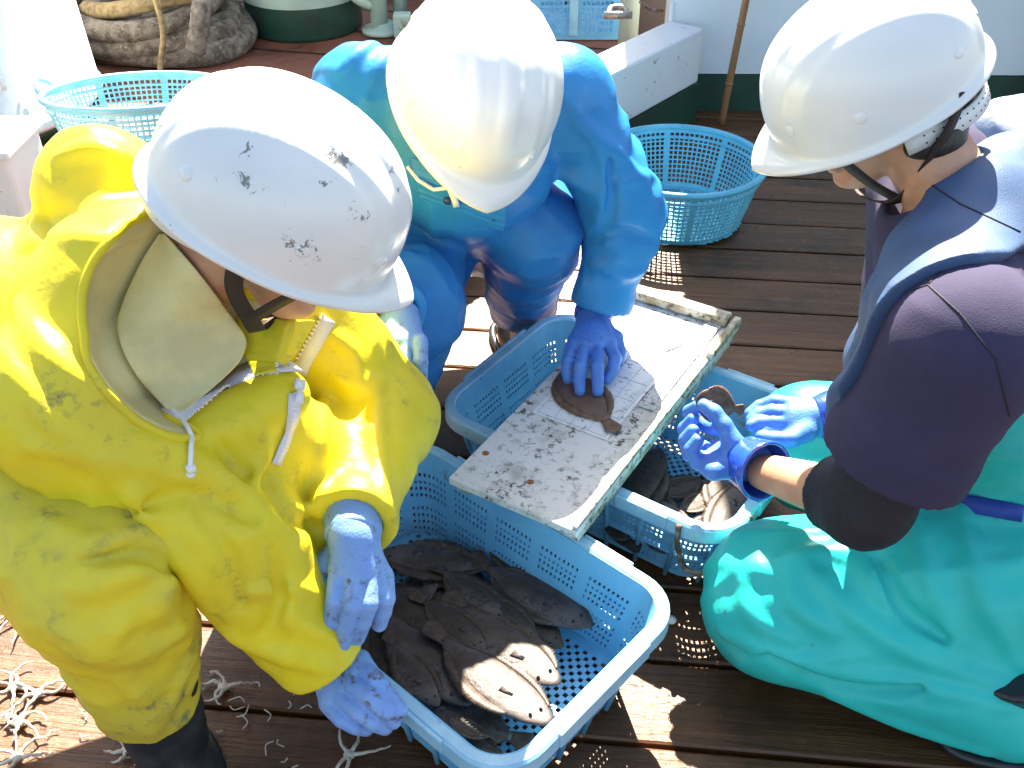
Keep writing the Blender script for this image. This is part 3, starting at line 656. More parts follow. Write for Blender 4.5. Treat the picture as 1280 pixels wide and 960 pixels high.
o = fish('d', (701, 466), (768, 537), BZ + .0045, .56, 'light brown flatfish pressed on the measuring board under the blue glove', 'flatfish being measured', 0)

# ------------------------------------------------------------------ distance-field modelling for bodies, clothes and gloves
_rng = np.random.RandomState(7); _TAB = _rng.rand(64, 64, 64).astype(np.float32)
def vnoise(Q):
    q = np.floor(Q).astype(np.int64); f = (Q - q).astype(np.float32); f = f * f * (3 - 2 * f); r = 0
    for i in (0, 1):
        wx = f[:, 0] if i else 1 - f[:, 0]
        for j in (0, 1):
            wy = f[:, 1] if j else 1 - f[:, 1]
            for k in (0, 1):
                wz = f[:, 2] if k else 1 - f[:, 2]
                r = r + wx * wy * wz * _TAB[(q[:, 0] + i) & 63, (q[:, 1] + j) & 63, (q[:, 2] + k) & 63]
    return r
def cap(Q, a, b, ra, rb=None):
    rb = ra if rb is None else rb
    a = np.array(a, np.float32); b = np.array(b, np.float32); ba = b - a; pa = Q - a
    h = np.clip(pa @ ba / max(ba @ ba, 1e-9), 0, 1)
    return np.linalg.norm(pa - h[:, None] * ba, axis=1) - (ra + (rb - ra) * h)
def ell(Q, c, r, Mt=None):
    p = Q - np.array(c, np.float32)
    if Mt is not None: p = p @ np.array(Mt, np.float32)
    r = np.array(r, np.float32); k0 = np.linalg.norm(p / r, axis=1); k1 = np.linalg.norm(p / (r * r), axis=1)
    return k0 * (k0 - 1) / np.maximum(k1, 1e-6)
def su(a, b, k=.02):
    h = np.clip(.5 + .5 * (b - a) / k, 0, 1); return b * (1 - h) + a * h - k * h * (1 - h)
def ss(a, b, k=.01):      # a minus b
    h = np.clip(.5 - .5 * (a + b) / k, 0, 1); return a * (1 - h) - b * h + k * h * (1 - h)
def si(a, b, k=.01): return -su(-a, -b, k)
def plane(Q, p, n):       # positive on the side n points to
    n = np.array(V(n).normalized(), np.float32); return (Q - np.array(p, np.float32)) @ n
def chain(Q, pts, rs, k=.015):
    d = None
    for i in range(len(pts) - 1):
        c = cap(Q, pts[i], pts[i + 1], rs[i], rs[i + 1]); d = c if d is None else su(d, c, k)
    return d
def folds(Q, axis, period, amp, seed=0, warp=.6, sharp=1.6, aniso=.28):
    """wrinkles running across the direction 'axis'"""
    a = np.array(V(axis).normalized(), np.float32); s = (Q @ a)
    q = Q - s[:, None] * a; G = q * (aniso / period) + (s / period)[:, None] * a + seed * 3.17
    wv = np.stack([vnoise(Q / (period * 2.2) + seed * 5.3 + 11 + i * 17) for i in range(3)], 1)
    n = vnoise(G + wv * warp * 2.4); n2 = vnoise(G * 1.9 + wv * 1.5 + 7)
    r = 1 - np.abs(2 * n - 1); r2 = 1 - np.abs(2 * n2 - 1); ms = np.clip((wv[:, 0] - .15) * 2, .15, 1)
    return -(amp * ms * (r ** 1.15 - .5) + amp * .45 * (r2 ** 1.15 - .5))
def sleeve(Q, pts, rs, cut, fold, taper=.05):
    t = (V(pts[-1]) - V(pts[-2])).normalized(); d = chain(Q, list(pts) + [V(pts[-1]) + t * .03], list(rs) + [rs[-1]], .035); c = V(pts[-1]) + t * cut
    dist = plane(Q, c, -t); d = d + fold * np.clip(.12 + dist / taper, .12, 1) + .0015 * (vnoise(Q * 45) - .5)
    d = si(d, -dist, .003); m_ = rs[-1] - .007; return ss(d, cap(Q, c - t * .02, c + t * .1, m_ - .004, m_ + .002), .003)
def pix_folds(o_pts, fn, pad, lines, h=.011):
    """find where drawn creases lie on the cloth; returns list of (a, b, ra, rb)"""
    A = np.array([tuple(q) for q in o_pts]); vs, qs = mesh_sdf(fn, A.min(0) - pad, A.max(0) + pad, h)
    t = BVHTree.FromPolygons([V(v) for v in vs], [list(map(int, q)) for q in qs]); out = []
    for pix, rr in lines:
        pts = []
        n = len(pix)
        sm = smooth_path([(x, y, 0) for x, y in pix], 5)
        for k, q in enumerate(sm):
            hp, nn = hit(t, q.x, q.y)
            if hp is not None and (not pts or (pts[-1][0] - hp).length < .07):
                w_ = math.sin(math.pi * min(max(k / (len(sm) - 1), .06), .94)) ** .6; pts.append((hp - nn * rr * (.25 if rr > 0 else -.3), abs(rr) * w_))
        out.append((pts, rr > 0))
    return out
def apply_folds(Q, d, fl, k=.016):
    for pts, pos in fl:
        if len(pts) < 2: continue
        c = None; P0 = np.array([tuple(q[0]) for q in pts]); lo, hi = P0.min(0) - .045, P0.max(0) + .045
        mk = ((Q > lo) & (Q < hi)).all(1)
        if not mk.any(): continue
        S = Q[mk]
        for (a, ra), (b, rb) in zip(pts, pts[1:]): x = cap(S, a, b, ra, rb); c = x if c is None else np.minimum(c, x)
        d[mk] = su(d[mk], c, k) if pos else ss(d[mk], c, k)
    return d
def folded(fn, lines, pts, pad, k=.016):
    fl = pix_folds(pts, fn, pad, lines); return lambda Q: apply_folds(Q, fn(Q), fl, k)
def mesh_sdf(fn, lo, hi, h):
    lo = np.array(lo, float); hi = np.array(hi, float); B = 4
    nb = np.maximum(np.ceil((hi - lo) / (h * B)).astype(int), 1); n = nb * B
    ax = [lo[i] + (np.arange(nb[i]) + .5) * B * h - h / 2 for i in range(3)]
    C = np.stack(np.meshgrid(*ax, indexing='ij'), -1).reshape(-1, 3).astype(np.float32)
    dc = np.concatenate([fn(c) for c in np.array_split(C, max(1, len(C) // 200000))])
    D = np.repeat(np.repeat(np.repeat(np.clip(dc, -.05, .05).reshape(nb), B, 0), B, 1), B, 2).astype(np.float32)
    idx = np.argwhere(np.abs(dc.reshape(nb)) < B * h * 1.0 + .016)
    off = np.stack(np.meshgrid(*[np.arange(B)] * 3, indexing='ij'), -1).reshape(-1, 3)
    I = (idx[:, None, :] * B + off[None]).reshape(-1, 3)
    for ch in np.array_split(I, max(1, len(I) // 300000)):
        D[ch[:, 0], ch[:, 1], ch[:, 2]] = fn((lo + ch * h).astype(np.float32))
    g = openvdb.FloatGrid(.05); g.copyFromArray(D); pts, quads = g.convertToQuads(0.0)
    pts = pts * h + lo; a, b, c = pts[quads[:, 0]], pts[quads[:, 1]], pts[quads[:, 2]]; m = (a + c) / 2 - pts.mean(0)
    if (np.cross(b - a, c - a) * m).sum() < 0: quads = quads[:, ::-1]
    return pts, quads
def keep_big(pts, quads, minf=60):
    """drop stray specks: keep components with at least minf faces"""
    par = np.arange(len(pts))
    for _ in range(200):
        m = par[quads].min(1); new = par.copy(); np.minimum.at(new, quads.ravel(), np.repeat(m, 4)); new = new[new]
        if (new == par).all(): break
        par = new
    lab = par[quads[:, 0]]; u, c = np.unique(lab, return_counts=True); best = u[c >= min(minf, c.max())] if minf > 0 else u[[c.argmax()]]
    if minf == -1: best = u[[c.argmax()]]
    q = quads[np.isin(lab, best)]; used = np.unique(q); mp = np.full(len(pts), -1); mp[used] = np.arange(len(used))
    return pts[used], mp[q]
def sdf_obj(name, fn, pts, pad, h, m, parent=None, loc=None, only_big=True):
    A = np.array([tuple(p) for p in pts]); vs, qs = mesh_sdf(fn, A.min(0) - pad, A.max(0) + pad, h)
    vs, qs = keep_big(vs, qs, -1 if only_big else 60)
    o = mesh_obj(name, vs, qs, m, parent, loc); return o
def surf(o):
    me = o.data; off = worigin(o)
    return BVHTree.FromPolygons([v.co + off for v in me.vertices], [list(p.vertices) for p in me.polygons])
def hit(tree, px, py, lift=0.0):
    r = ray(px, py).normalized(); p, n, i, dd = tree.ray_cast(V((0, 0, CAMH)), r)
    if p is None: return None, None
    if n.dot(r) > 0: n = -n
    return p + n * lift, n
def trace(tree, pix, step=6, lift=.001):
    """follow a line of photo pixels over a surface"""
    P_, N_ = [], []; last = None
    px_at = lambda k, a, b, n: None
    for (a, b) in zip(pix, pix[1:]):
        n = max(1, int(math.dist(a, b) / step))
        for k in range(n + 1 if (b == pix[-1]) else n):
            t = k / n; p, nn = hit(tree, a[0] + (b[0] - a[0]) * t, a[1] + (b[1] - a[1]) * t, lift)
            if p is not None and (not P_ or (p - P_[-1]).length < .045): P_.append(p); N_.append(nn)
    if len(P_) < 2: P_ = [W(*pix[0], 1.2), W(*pix[-1], 1.2)]; N_ = [V((0, -.6, .8))] * 2; print('TRACE MISS', pix[:2])
    return P_, N_
def frame(fwd, up):
    f = V(fwd).normalized(); u = (V(up) - f * V(up).dot(f)).normalized(); l = u.cross(f); return Matrix((f, l, u)).transposed()

# ------------------------------------------------------------------ head, helmet, glove
HS = .93
def head_field(Q, c, Mt):
    """local x forward, y left, z up, origin between the ears"""
    q = (Q - np.array(c, np.float32)) @ np.array(Mt, np.float32) / HS
    d = ell(q, (-.012, 0, .035), (.098, .077, .088))
    d = su(d, cap(q, (.028, 0, -.005), (.045, 0, -.075), .060, .036), .03)
    for s in (-1, 1):
        d = su(d, cap(q, (-.002, s * .050, -.045), (.060, s * .014, -.092), .020, .018), .025)
        d = su(d, ell(q, (.055, s * .038, -.018), (.025, .022, .022)), .02)
    d = su(d, ell(q, (.078, 0, -.092), (.018, .020, .015)), .015)
    d = su(d, cap(q, (.080, -.03, .030), (.080, .03, .030), .012), .015)
    for s in (-1, 1):
        d = ss(d, ell(q, (.098, s * .032, .010), (.017, .017, .011)), .012); d = su(d, ell(q, (.078, s * .032, .008), (.014, .016, .013)), .004)
        d = ss(d, cap(q, (.094, s * .044, .004), (.096, s * .020, .004), .0012), .002)
    d = su(d, cap(q, (.090, 0, .014), (.108, 0, -.030), .007, .011), .012)
    for s in (-1, 1): d = su(d, ell(q, (.098, s * .012, -.034), (.010, .008, .007)), .008)
    d = su(d, ell(q, (.088, 0, -.057), (.012, .023, .006)), .006); d = su(d, ell(q, (.087, 0, -.067), (.011, .019, .006)), .005)
    d = ss(d, cap(q, (.099, -.022, -.062), (.099, .022, -.062), .0015), .002)
    for s in (-1, 1):
        e = ell(q, (-.008, s * .080, -.004), (.019, .009, .031)); e = ss(e, ell(q, (-.003, s * .088, -.001), (.011, .007, .019)), .005)
        e = su(e, ell(q, (.004, s * .081, -.006), (.005, .004, .007)), .003); d = su(d, e, .006)
    return d * HS
def hair_field(Q, c, Mt, low=-.07):
    q = (Q - np.array(c, np.float32)) @ np.array(Mt, np.float32) / HS
    d = ell(q, (-.016, 0, .036), (.101, .082, .093)) + folds(q, (1, 0, 0), .006, .0015, 3, aniso=1)
    d = su(d, ell(q, (-.065, 0, -.03), (.045, .058, .060)), .02)
    d = si(d, plane(q, (.035, 0, .03), (1, 0, -.55)), .008)                 # clear of the face
    for s in (-1, 1): d = ss(d, ell(q, (.0, s * .085, -.012), (.022, .016, .034)), .008)
    d = si(d, plane(q, (0, 0, low), (0, 0, -1)), .008); return d * HS

def helmet_mesh(c, Mt, a=.138, b=.113, hgt=.128, ridge=1.0):
    c = V(c); vs, fs = [], []; nphi, nv = 128, 40; rows = []
    def L2W(p): return c + Mt @ V(p)
    def shell(t, ph, extra=0.0):
        s = math.sin(t) ** .86; z = hgt * max(math.cos(t), 0) ** .80; cx, sy = math.cos(ph), math.sin(ph)
        x = a * cx * s; y = b * sy * s
        fade = max(0, math.cos(t)) ** .35 * (1 if True else 0)
        k = ridge * fade * (.0045 * math.exp(-(y / .013) ** 4) + .0028 * math.exp(-((abs(y) - .044) / .0075) ** 2) + .0018 * math.exp(-((abs(y) - .066) / .006) ** 2)) * (1 / (1 + math.exp((x - .128) / .004)))
        n = V((x / a / a, y / b / b, z / hgt / hgt + 1e-4)).normalized(); return V((x, y, z)) + n * (k + extra)
    for i in range(nv + 1):
        t = .5 * math.pi * (i / nv) ** 1.0; t = max(t, .02)
        rows.append([L2W(shell(min(t, math.pi / 2), 2 * math.pi * k / nphi)) for k in range(nphi)])
    # skirt and brim
    for j, (o, dz) in enumerate(((.0005, -.008), (.003, -.012), (.0075, -.0135), (.0080, -.0165))):
        row = []
        for k in range(nphi):
            ph = 2 * math.pi * k / nphi; cx, sy = math.cos(ph), math.sin(ph)
            w_ = max(0., cx) ** 1.6; pk = max(0, 1 - abs(sy) / .75) ** 1.05 * (cx > 0)
            br = (.012 * w_ + .022 * pk) * (0, .45, 1.0, 1.0)[j]
            rear = -.012 * max(0, -cx) * (.3, .6, 1, 1)[j]
            x = a * cx + cx * o + br; y = b * sy + sy * o; z = dz - .22 * br + rear
            row.append(L2W((x, y, z)))
        rows.append(row)
    top = L2W((0, 0, hgt + .0045 * ridge)); vs.append(top)
    for r in rows: vs += r
    for k in range(nphi): fs.append([0, 1 + k, 1 + (k + 1) % nphi])
    for i in range(len(rows) - 1):
        for k in range(nphi): A = 1 + i * nphi; fs.append([A + k, A + nphi + k, A + nphi + (k + 1) % nphi, A + (k + 1) % nphi])
    return vs, fs, L2W, shell
def helmet(parent, c, Mt, mat_, strap_anchor=None, chin=None, ridge=1.0, band=True, band_z=0., **kw):
    vs, fs, L2W, shell = helmet_mesh(c, Mt, ridge=ridge, **kw)
    h = mesh_obj('helmet', vs, fs, mat_, parent); solid(h, .003, 1.0)
    mb = MB()
    for s in (-1, 1):
        for ang in (-62, -20, 38, 75):
            ph = R(90 + ang) * s; p = shell(R(78), ph); n = V((p.x / .022, p.y / .015, p.z / .019)).normalized()
            q = Mt @ n; ax = Matrix(((q.orthogonal().normalized()), q.cross(q.orthogonal().normalized()), q)).transposed()
            mb = MB(); mb.lathe([(.0001, .0042), (.0065, .0040), (.0085, .0028), (.0090, -.002)], L2W(p), 16, ax); mb.build('rivet', mat_, h)
    if band:
        mb = MB(); pts, nr = [], []
        for k in range(33):
            ph = R(75 + 210 * k / 32); x = .106 * math.cos(ph) - .020; y = .090 * math.sin(ph); z = -.022 - .026 * max(0, -math.cos(ph))
            pts.append(L2W((x, y, z + band_z))); nr.append(Mt @ V((math.cos(ph), math.sin(ph), 0)))
        mb.strip(pts, nr, .026, .0025); mb.build('head_band', M['white_strap'], h)
        mb = MB()
        for k in range(2, 31):
            mb2 = pts[k].lerp(pts[k], 0) + nr[k] * .0028
            for dz in (-.006, .006):
                p = mb2 + Mt @ V((0, 0, dz)); q = nr[k]; ax = Matrix(((q.orthogonal().normalized()), q.cross(q.orthogonal().normalized()), q)).transposed(); mb.lathe([(.0001, .0004), (.0013, .0003), (.0014, -.0005)], p, 6, ax)
        o = mb.build('band_perforation', M['strap'], h); o['kind'] = 'stuff'
    if chin:
        for (pts, wd) in chin:
            sm = smooth_path([c + Mt @ V(p) for p in pts], 6); nr = [((p - c) - Mt @ V((0, 0, 1)) * (p - c).dot(Mt @ V((0, 0, 1))) * .7).normalized() for p in sm]
            mb = MB(); mb.strip(sm, nr, wd, .0022); mb.build('chin_strap', M['strap'], h)
    return h, L2W

def glove(parent, wrist, knuckles, fingers, thumb, cuff_end, m=None, cuffm=None, r=.0105, hollow=True, h=.0026, palm=(), rc=(.034, .040), flat_n=None):
    """fingers: list of point chains starting at the knuckle"""
    m = m or M['glove']; pts = [wrist] + list(knuckles) + [q for f in fingers for q in f] + list(thumb)
    wrist = V(wrist); kc = sum((V(k) for k in knuckles), V((0, 0, 0))) / len(knuckles)
    def fn(Q):
        d = None
        for k in knuckles:
            k = V(k); c = cap(Q, wrist.lerp(k, .10) , wrist.lerp(k, .93), .021, .0145); d = c if d is None else su(d, c, .016)
        for (a, b, r0, r1) in palm: d = su(d, cap(Q, a, b, r0, r1), .012)
        d = su(d, cap(Q, wrist + (wrist - kc) * .30, wrist, .026, .025), .02)
        th = chain(Q, thumb, [.017, .0125, .0115, .0105][:len(thumb)], .006); d = su(d, th, .010)
        for i, f in enumerate(fingers):
            rr = [r * q for q in (.98, .95, .90, .80)][:len(f)]; c = chain(Q, f, rr, .002)
            d = su(d, c, .0022)
        d = d + folds(Q, (wrist - kc), .016, .0009, 4)
        return d
    o = sdf_obj('glove', fn, pts + [wrist + (wrist - kc) * .4], .04, h, m, parent)
    if cuff_end is not None:
        ce = V(cuff_end); ax = (ce - wrist).normalized(); s0 = wrist - ax * .004
        def fc(Q):
            d = cap(Q, s0, ce + ax * .05, rc[0], rc[1] + .008); d = d + folds(Q, ax, .018, .0022, 2)
            d = si(d, plane(Q, ce, ax) + .004 * (vnoise(Q * 60) - .5), .003); d = si(d, plane(Q, s0 - ax * .001, -ax), .006)
            d = ss(d, cap(Q, s0 + ax * .006, ce + ax * .06, rc[0] - .004, rc[1] + .0045), .002); return d
        sdf_obj('glove_cuff', fc, [s0, ce], .062, .0022, cuffm or m, o, only_big=True)
    return o

# ================================================================== the yellow worker
def person_root(name, fn, pts, pad, loc, label, h=.005):
    A = np.array([tuple(p) for p in pts]); vs, qs = mesh_sdf(fn, A.min(0) - pad, A.max(0) + pad, h); vs, qs = keep_big(vs, qs, -1)
    o = mesh_obj('person', vs, qs, M['skin'], None, loc); tag(o, label, 'person'); return o
def foot_boot(parent, ankle, toe, top, cut=None):
    ankle, toe, top = V(ankle), V(toe), V(top); dirn = (toe - ankle); dirn.z = 0; dirn.normalize(); heel = ankle - dirn * .05; 
    def fn(Q):
        d = cap(Q, top, ankle + V((0, 0, .03)), .062, .050); d = su(d, cap(Q, (heel.x, heel.y, .045), (ankle.x, ankle.y, .05), .040, .045), .03)
        d = su(d, cap(Q, (ankle.x, ankle.y, .055), (toe.x, toe.y, .04), .046, .040), .03); d = d + folds(Q, (0, 0, 1), .03, .002, 5)
        d = si(d, plane(Q, (0, 0, .004), (0, 0, -1)), .004); d = si(d, plane(Q, top, (top - ankle)), .004); return d
    o = sdf_obj('boot', fn, [heel, toe, top, ankle], .08, .005, M['boot'], parent)
    q = MB(); loop = []
    for k in range(28):
        t = 2 * math.pi * k / 28; cc = (heel + toe) / 2; l = ((toe - heel).length / 2 + .046); side = V((-dirn.y, dirn.x, 0))
        loop.append(V((cc.x, cc.y, .010)) + dirn * l * math.copysign(abs(math.cos(t)) ** .7, math.cos(t)) + side * .050 * math.copysign(abs(math.sin(t)) ** .7, math.sin(t)))
    q.tube(loop, .009, 8, closed=True); q.build('sole_edge', M['boot'], o); return o

# ---- skeleton
yHc = W(346, 255, 1.08); yM = frame((.84, -.08, -.53), (.44, -.05, .72)); yH = yHc + yM @ V((.004, 0, -.016))
yNeck = V((-.385, 1.03, .695)); ySR = V((-.495, .865, .63)); ySL = V((-.345, 1.19, .63)); yChest = V((-.46, 1.05, .56))
yWr = P(402, 822, .235); yEl = W(285, 668, 1.20); yELl = W(478, 520, 1.45); yWl = W(441, 655, 1.245)
yHip = V((-.80, 1.06, .575)); yHr = V((-.80, .97, .60)); yHl = V((-.78, 1.14, .56)); yKn = V((-.470, .770, .465)); yAn = V((-.455, .775, .10)); yKl = V((-.38, 1.22, .42)); yAl = V((-.42, 1.26, .10))
YPTS = [yHc, ySR, ySL, yEl, yWr, yHip, yELl, yWl, yKn, yAn, yKl, V((-.4, .8, 0))]
def y_body(Q):
    d = cap(Q, yHip, yChest, .11, .105); d = su(d, cap(Q, ySR, ySL, .055), .05); d = su(d, cap(Q, yHr, yHl, .08), .04)
    d = su(d, cap(Q, yNeck + V((-.03, .01, -.04)), yH + yM @ V((-.03, 0, -.045)), .055, .050), .03)
    for a, b, c in ((ySR, yEl, yWr), (ySL, yELl, yWl)): d = su(d, chain(Q, [a, b, c], [.045, .036, .025], .02), .02)
    for a, b, c, q in ((yHr, yKn, yAn, V((-.41, .70, .05))), (yHl, yKl, yAl, V((-.35, 1.23, .05)))): d = su(d, chain(Q, [a, b, c + V((0, 0, .0)), q], [.07, .048, .033, .028], .02), .03)
    return su(d, head_field(Q, yH, yM), .012)
YP = person_root('person', y_body, YPTS, .14, (-.48, 1.0, 0), 'squatting worker in yellow rain gear and white hard hat, reaching over the front crate')
yN2 = W(238, 402, 1.10); yOp = (V((0, 0, CAMH)) - yN2).normalized(); yOpn = (yOp + V((.30, .05, .12))).normalized()
def y_jacket(Q):
    d = cap(Q, yHip + V((.02, 0, .03)), yChest, .150, .150); d = su(d, cap(Q, yChest, yNeck + V((-.02, .0, -.03)), .145, .105), .06)
    d = su(d, cap(Q, ySR, ySL, .085), .06); d = su(d, cap(Q, W(285, 530, 1.22), W(385, 585, 1.345), .085, .075), .06)
    d = d + folds(Q, (.6, -.2, .75), .11, .012, 9, aniso=.35)
    # hood and open collar: a bag behind the neck
    t = (yWr - yEl).normalized()
    ar = sleeve(Q, [ySR, yEl, yWr], [.088, .080, .056], -.003, folds(Q, (yWr - ySR) + V((.1, 0, .3)), .080, .020, 1, aniso=.45)); d = su(d, ar, .03)
    al = sleeve(Q, [ySL, yELl, yWl], [.085, .074, .047], 0, folds(Q, (yWl - yELl).normalized() + V((.3, 0, 0)), .07, .010, 6, aniso=.4)); d = su(d, al, .025)
    d = si(d, plane(Q, yHip + V((-.04, 0, -.10)), (-.35, .05, -.9)), .008)
    hb = su(ell(Q, yN2 - yOpn * .045 + V((-.03, .02, .0)), (.150, .125, .135)), ell(Q, W(135, 245, 1.24), (.085, .075, .085)), .05) + folds(Q, (.2, .6, 1), .08, .010, 77, aniso=.5)
    d = su(d, hb, .03)
    op = ell(Q, yN2 + yOpn * .03, (.112, .112, .128)); op = su(op, cap(Q, yN2, yH, .085, .10), .02)
    d = ss(d, op, .006)
    d = su(d, cap(Q, W(226, 552, 1.145), W(352, 496, 1.18), .036, .034), .012)
    d = su(d, su(cap(Q, yHip, yChest, .11, .110), su(cap(Q, ySR, ySL, .062), cap(Q, yChest, yNeck + V((-.03, .01, -.04)), .1, .066), .03), .05), .004)
    return d
YJP = [yHip, yNeck, ySR, ySL, yEl, yWr, yELl, yWl, W(135, 245, 1.24)]
y_jf = folded(y_jacket, [([(0, 440), (60, 520), (150, 600), (215, 690), (262, 760)], .013), ([(40, 560), (140, 572), (250, 600)], .010), ([(130, 545), (210, 560), (290, 600), (330, 640)], .010),
    ([(160, 640), (240, 620), (320, 650)], -.008), ([(330, 590), (360, 640), (395, 660)], -.009), ([(295, 745), (350, 735), (410, 745)], .008), ([(345, 720), (360, 770), (420, 800)], .009),
    ([(340, 690), (350, 750), (330, 790)], -.007), ([(255, 762), (300, 800), (370, 825), (410, 838)], .010), ([(420, 470), (440, 478), (475, 480)], .009), ([(405, 500), (402, 570), (400, 640)], .009),
    ([(470, 480), (474, 560), (486, 640)], .008), ([(20, 380), (60, 440), (120, 490)], .012), ([(50, 260), (45, 340), (80, 420)], .012), ([(70, 290), (120, 300), (180, 290)], .010), ([(75, 195), (120, 185), (170, 200)], .009),
    ([(280, 560), (300, 585), (340, 600)], -.010), ([(250, 640), (290, 700), (300, 760)], -.007), ([(310, 520), (330, 560), (320, 600)], .007), ([(415, 420), (440, 440), (450, 470)], .008)], YJP, .20)
jk = sdf_obj('jacket', y_jf, YJP, .20, .0045, [M['yellow'], M['lining']], YP)
# faces on the inside of the open hood are the beige lining
def paint_inside(o, test, slot):
    off = worigin(o)
    for pl in o.data.polygons:
        c = pl.center + off
        if test(c, pl.normal): pl.material_index = slot
_sa, _sb = W(226, 552, 1.145), W(352, 496, 1.18)
def _segd(c): t = max(0, min(1, (c - _sa).dot(_sb - _sa) / (_sb - _sa).length_squared)); return (c - _sa.lerp(_sb, t)).length
paint_inside(jk, lambda c, n: _segd(c) > .043 and (((c - (yN2 + yOpn * .03)).x / .112) ** 2 + ((c - (yN2 + yOpn * .03)).y / .112) ** 2 + ((c - (yN2 + yOpn * .03)).z / .128) ** 2) < 1.16 and n.dot((yN2 + yOpn * .03) - c) > 0.25 * ((yN2 + yOpn * .03) - c).length and (c - yN2).dot(yOpn) < .045, 1)
def seam_edge(o, slot, rad, m, name):
    me = o.data; off = worigin(o); ec = {}
    for pl in me.polygons:
        for k in pl.edge_keys: ec.setdefault(k, []).append(pl.material_index)
    adj = {}
    for (a, b), l in ec.items():
        if len(l) == 2 and l[0] != l[1]: adj.setdefault(a, []).append(b); adj.setdefault(b, []).append(a)
    seen = set(); best = []
    for s0 in adj:
        if s0 in seen: continue
        path = [s0]; seen.add(s0)
        while True:
            nx = [q for q in adj[path[-1]] if q not in seen]
            if not nx: break
            path.append(nx[0]); seen.add(nx[0])
        if len(path) > len(best): best = path
    pts = [me.vertices[i].co + off for i in best]; cl = (pts[0] - pts[-1]).length < .02
    for _ in range(14): pts = [(pts[i - 1] if (i or cl) else pts[0]) * .25 + pts[i] * .5 + (pts[(i + 1) % len(pts)] if (i < len(pts) - 1 or cl) else pts[-1]) * .25 for i in range(len(pts))]
    MB().tube(pts[::2], rad, 8, closed=cl).build(name, m, o)
seam_edge(jk, 1, .0052, M['yellow'], 'hood_hem')
def y_trousers(Q):
    d = cap(Q, yHr, yHl, .115); d = su(d, chain(Q, [yHr, yKn, yAn + V((0, 0, .03))], [.088, .084, .054], .04) + folds(Q, (.3, .1, 1), .085, .020, 3, aniso=.6), .04)
    d = su(d, chain(Q, [yHl, yKl, yAl + V((0, 0, .03))], [.11, .09, .075], .03), .04)
    d = si(d, plane(Q, (0, 0, .165), (.05, .1, -1)), .004); d = ss(d, cap(Q, yAn + V((0, 0, .02)), yAn + V((0, 0, .14)), .040, .038), .004)
    return d
YTP = [yHr, yHl, yKn, yAn, yKl, yAl]
y_tf = folded(y_trousers, [([(90, 735), (150, 720), (220, 700)], .011), ([(80, 790), (130, 812), (155, 775)], .010), ([(70, 800), (120, 820), (180, 800)], .009), ([(215, 720), (200, 760), (235, 800)], .010), ([(130, 830), (190, 810), (250, 770)], .010),
    ([(235, 740), (245, 800), (225, 850), (205, 900)], .009), ([(100, 700), (170, 690), (240, 720)], -.009), ([(150, 850), (185, 880), (190, 930)], .009), ([(60, 650), (110, 680), (180, 660)], .010)], YTP, .17)
sdf_obj('trousers', y_tf, YTP, .17, .0046, M['yellow_trousers'], YP)
jt = surf(jk)
def zipstrip(pix, wdt, root, lift=.002, teeth=True, side=0):
    p_, n_ = trace(jt, pix, 5, lift)
    # smooth a little
    for _ in range(3): p_ = [p_[0]] + [(a + b * 2 + c) / 4 for a, b, c in zip(p_, p_[1:], p_[2:])] + [p_[-1]]; n_ = [n_[0]] + [(a + b * 2 + c).normalized() for a, b, c in zip(n_, n_[1:], n_[2:])] + [n_[-1]]
    mb = MB(); mb.strip(p_, n_, wdt, .0018); mb.build('zip_tape', M['tape'], root)
    if teeth:
        mb = MB(); L_ = 0; sm = [p_[0]]
        for a, b in zip(p_, p_[1:]):
            n = max(1, int((b - a).length / .0036))
            for k in range(1, n + 1): sm.append(a.lerp(b, k / n))
        for k, q in enumerate(sm[:-1]):
            i = min(len(n_) - 1, int(k / len(sm) * len(n_))); t = (sm[k + 1] - q).normalized(); nn = n_[i]; sd_ = t.cross(nn).normalized(); Rm = Matrix((t, sd_, nn)).transposed()
            mb.box(q + sd_ * (side * wdt / 2) + nn * .0018, (.0018, .0042, .0022), Rm)
        o = mb.build('zip_teeth', M['zip'], root, smooth=False); o['kind'] = 'stuff'
    return p_, n_
zipstrip([(214, 524), (250, 505), (290, 478), (330, 458), (352, 455), (362, 468)], .030, jk, side=1, lift=.004)
zipstrip([(410, 398), (395, 425), (378, 455), (370, 478)], .020, jk, side=1)
zipstrip([(368, 492), (366, 520), (356, 550), (343, 580)], .016, jk, side=0)
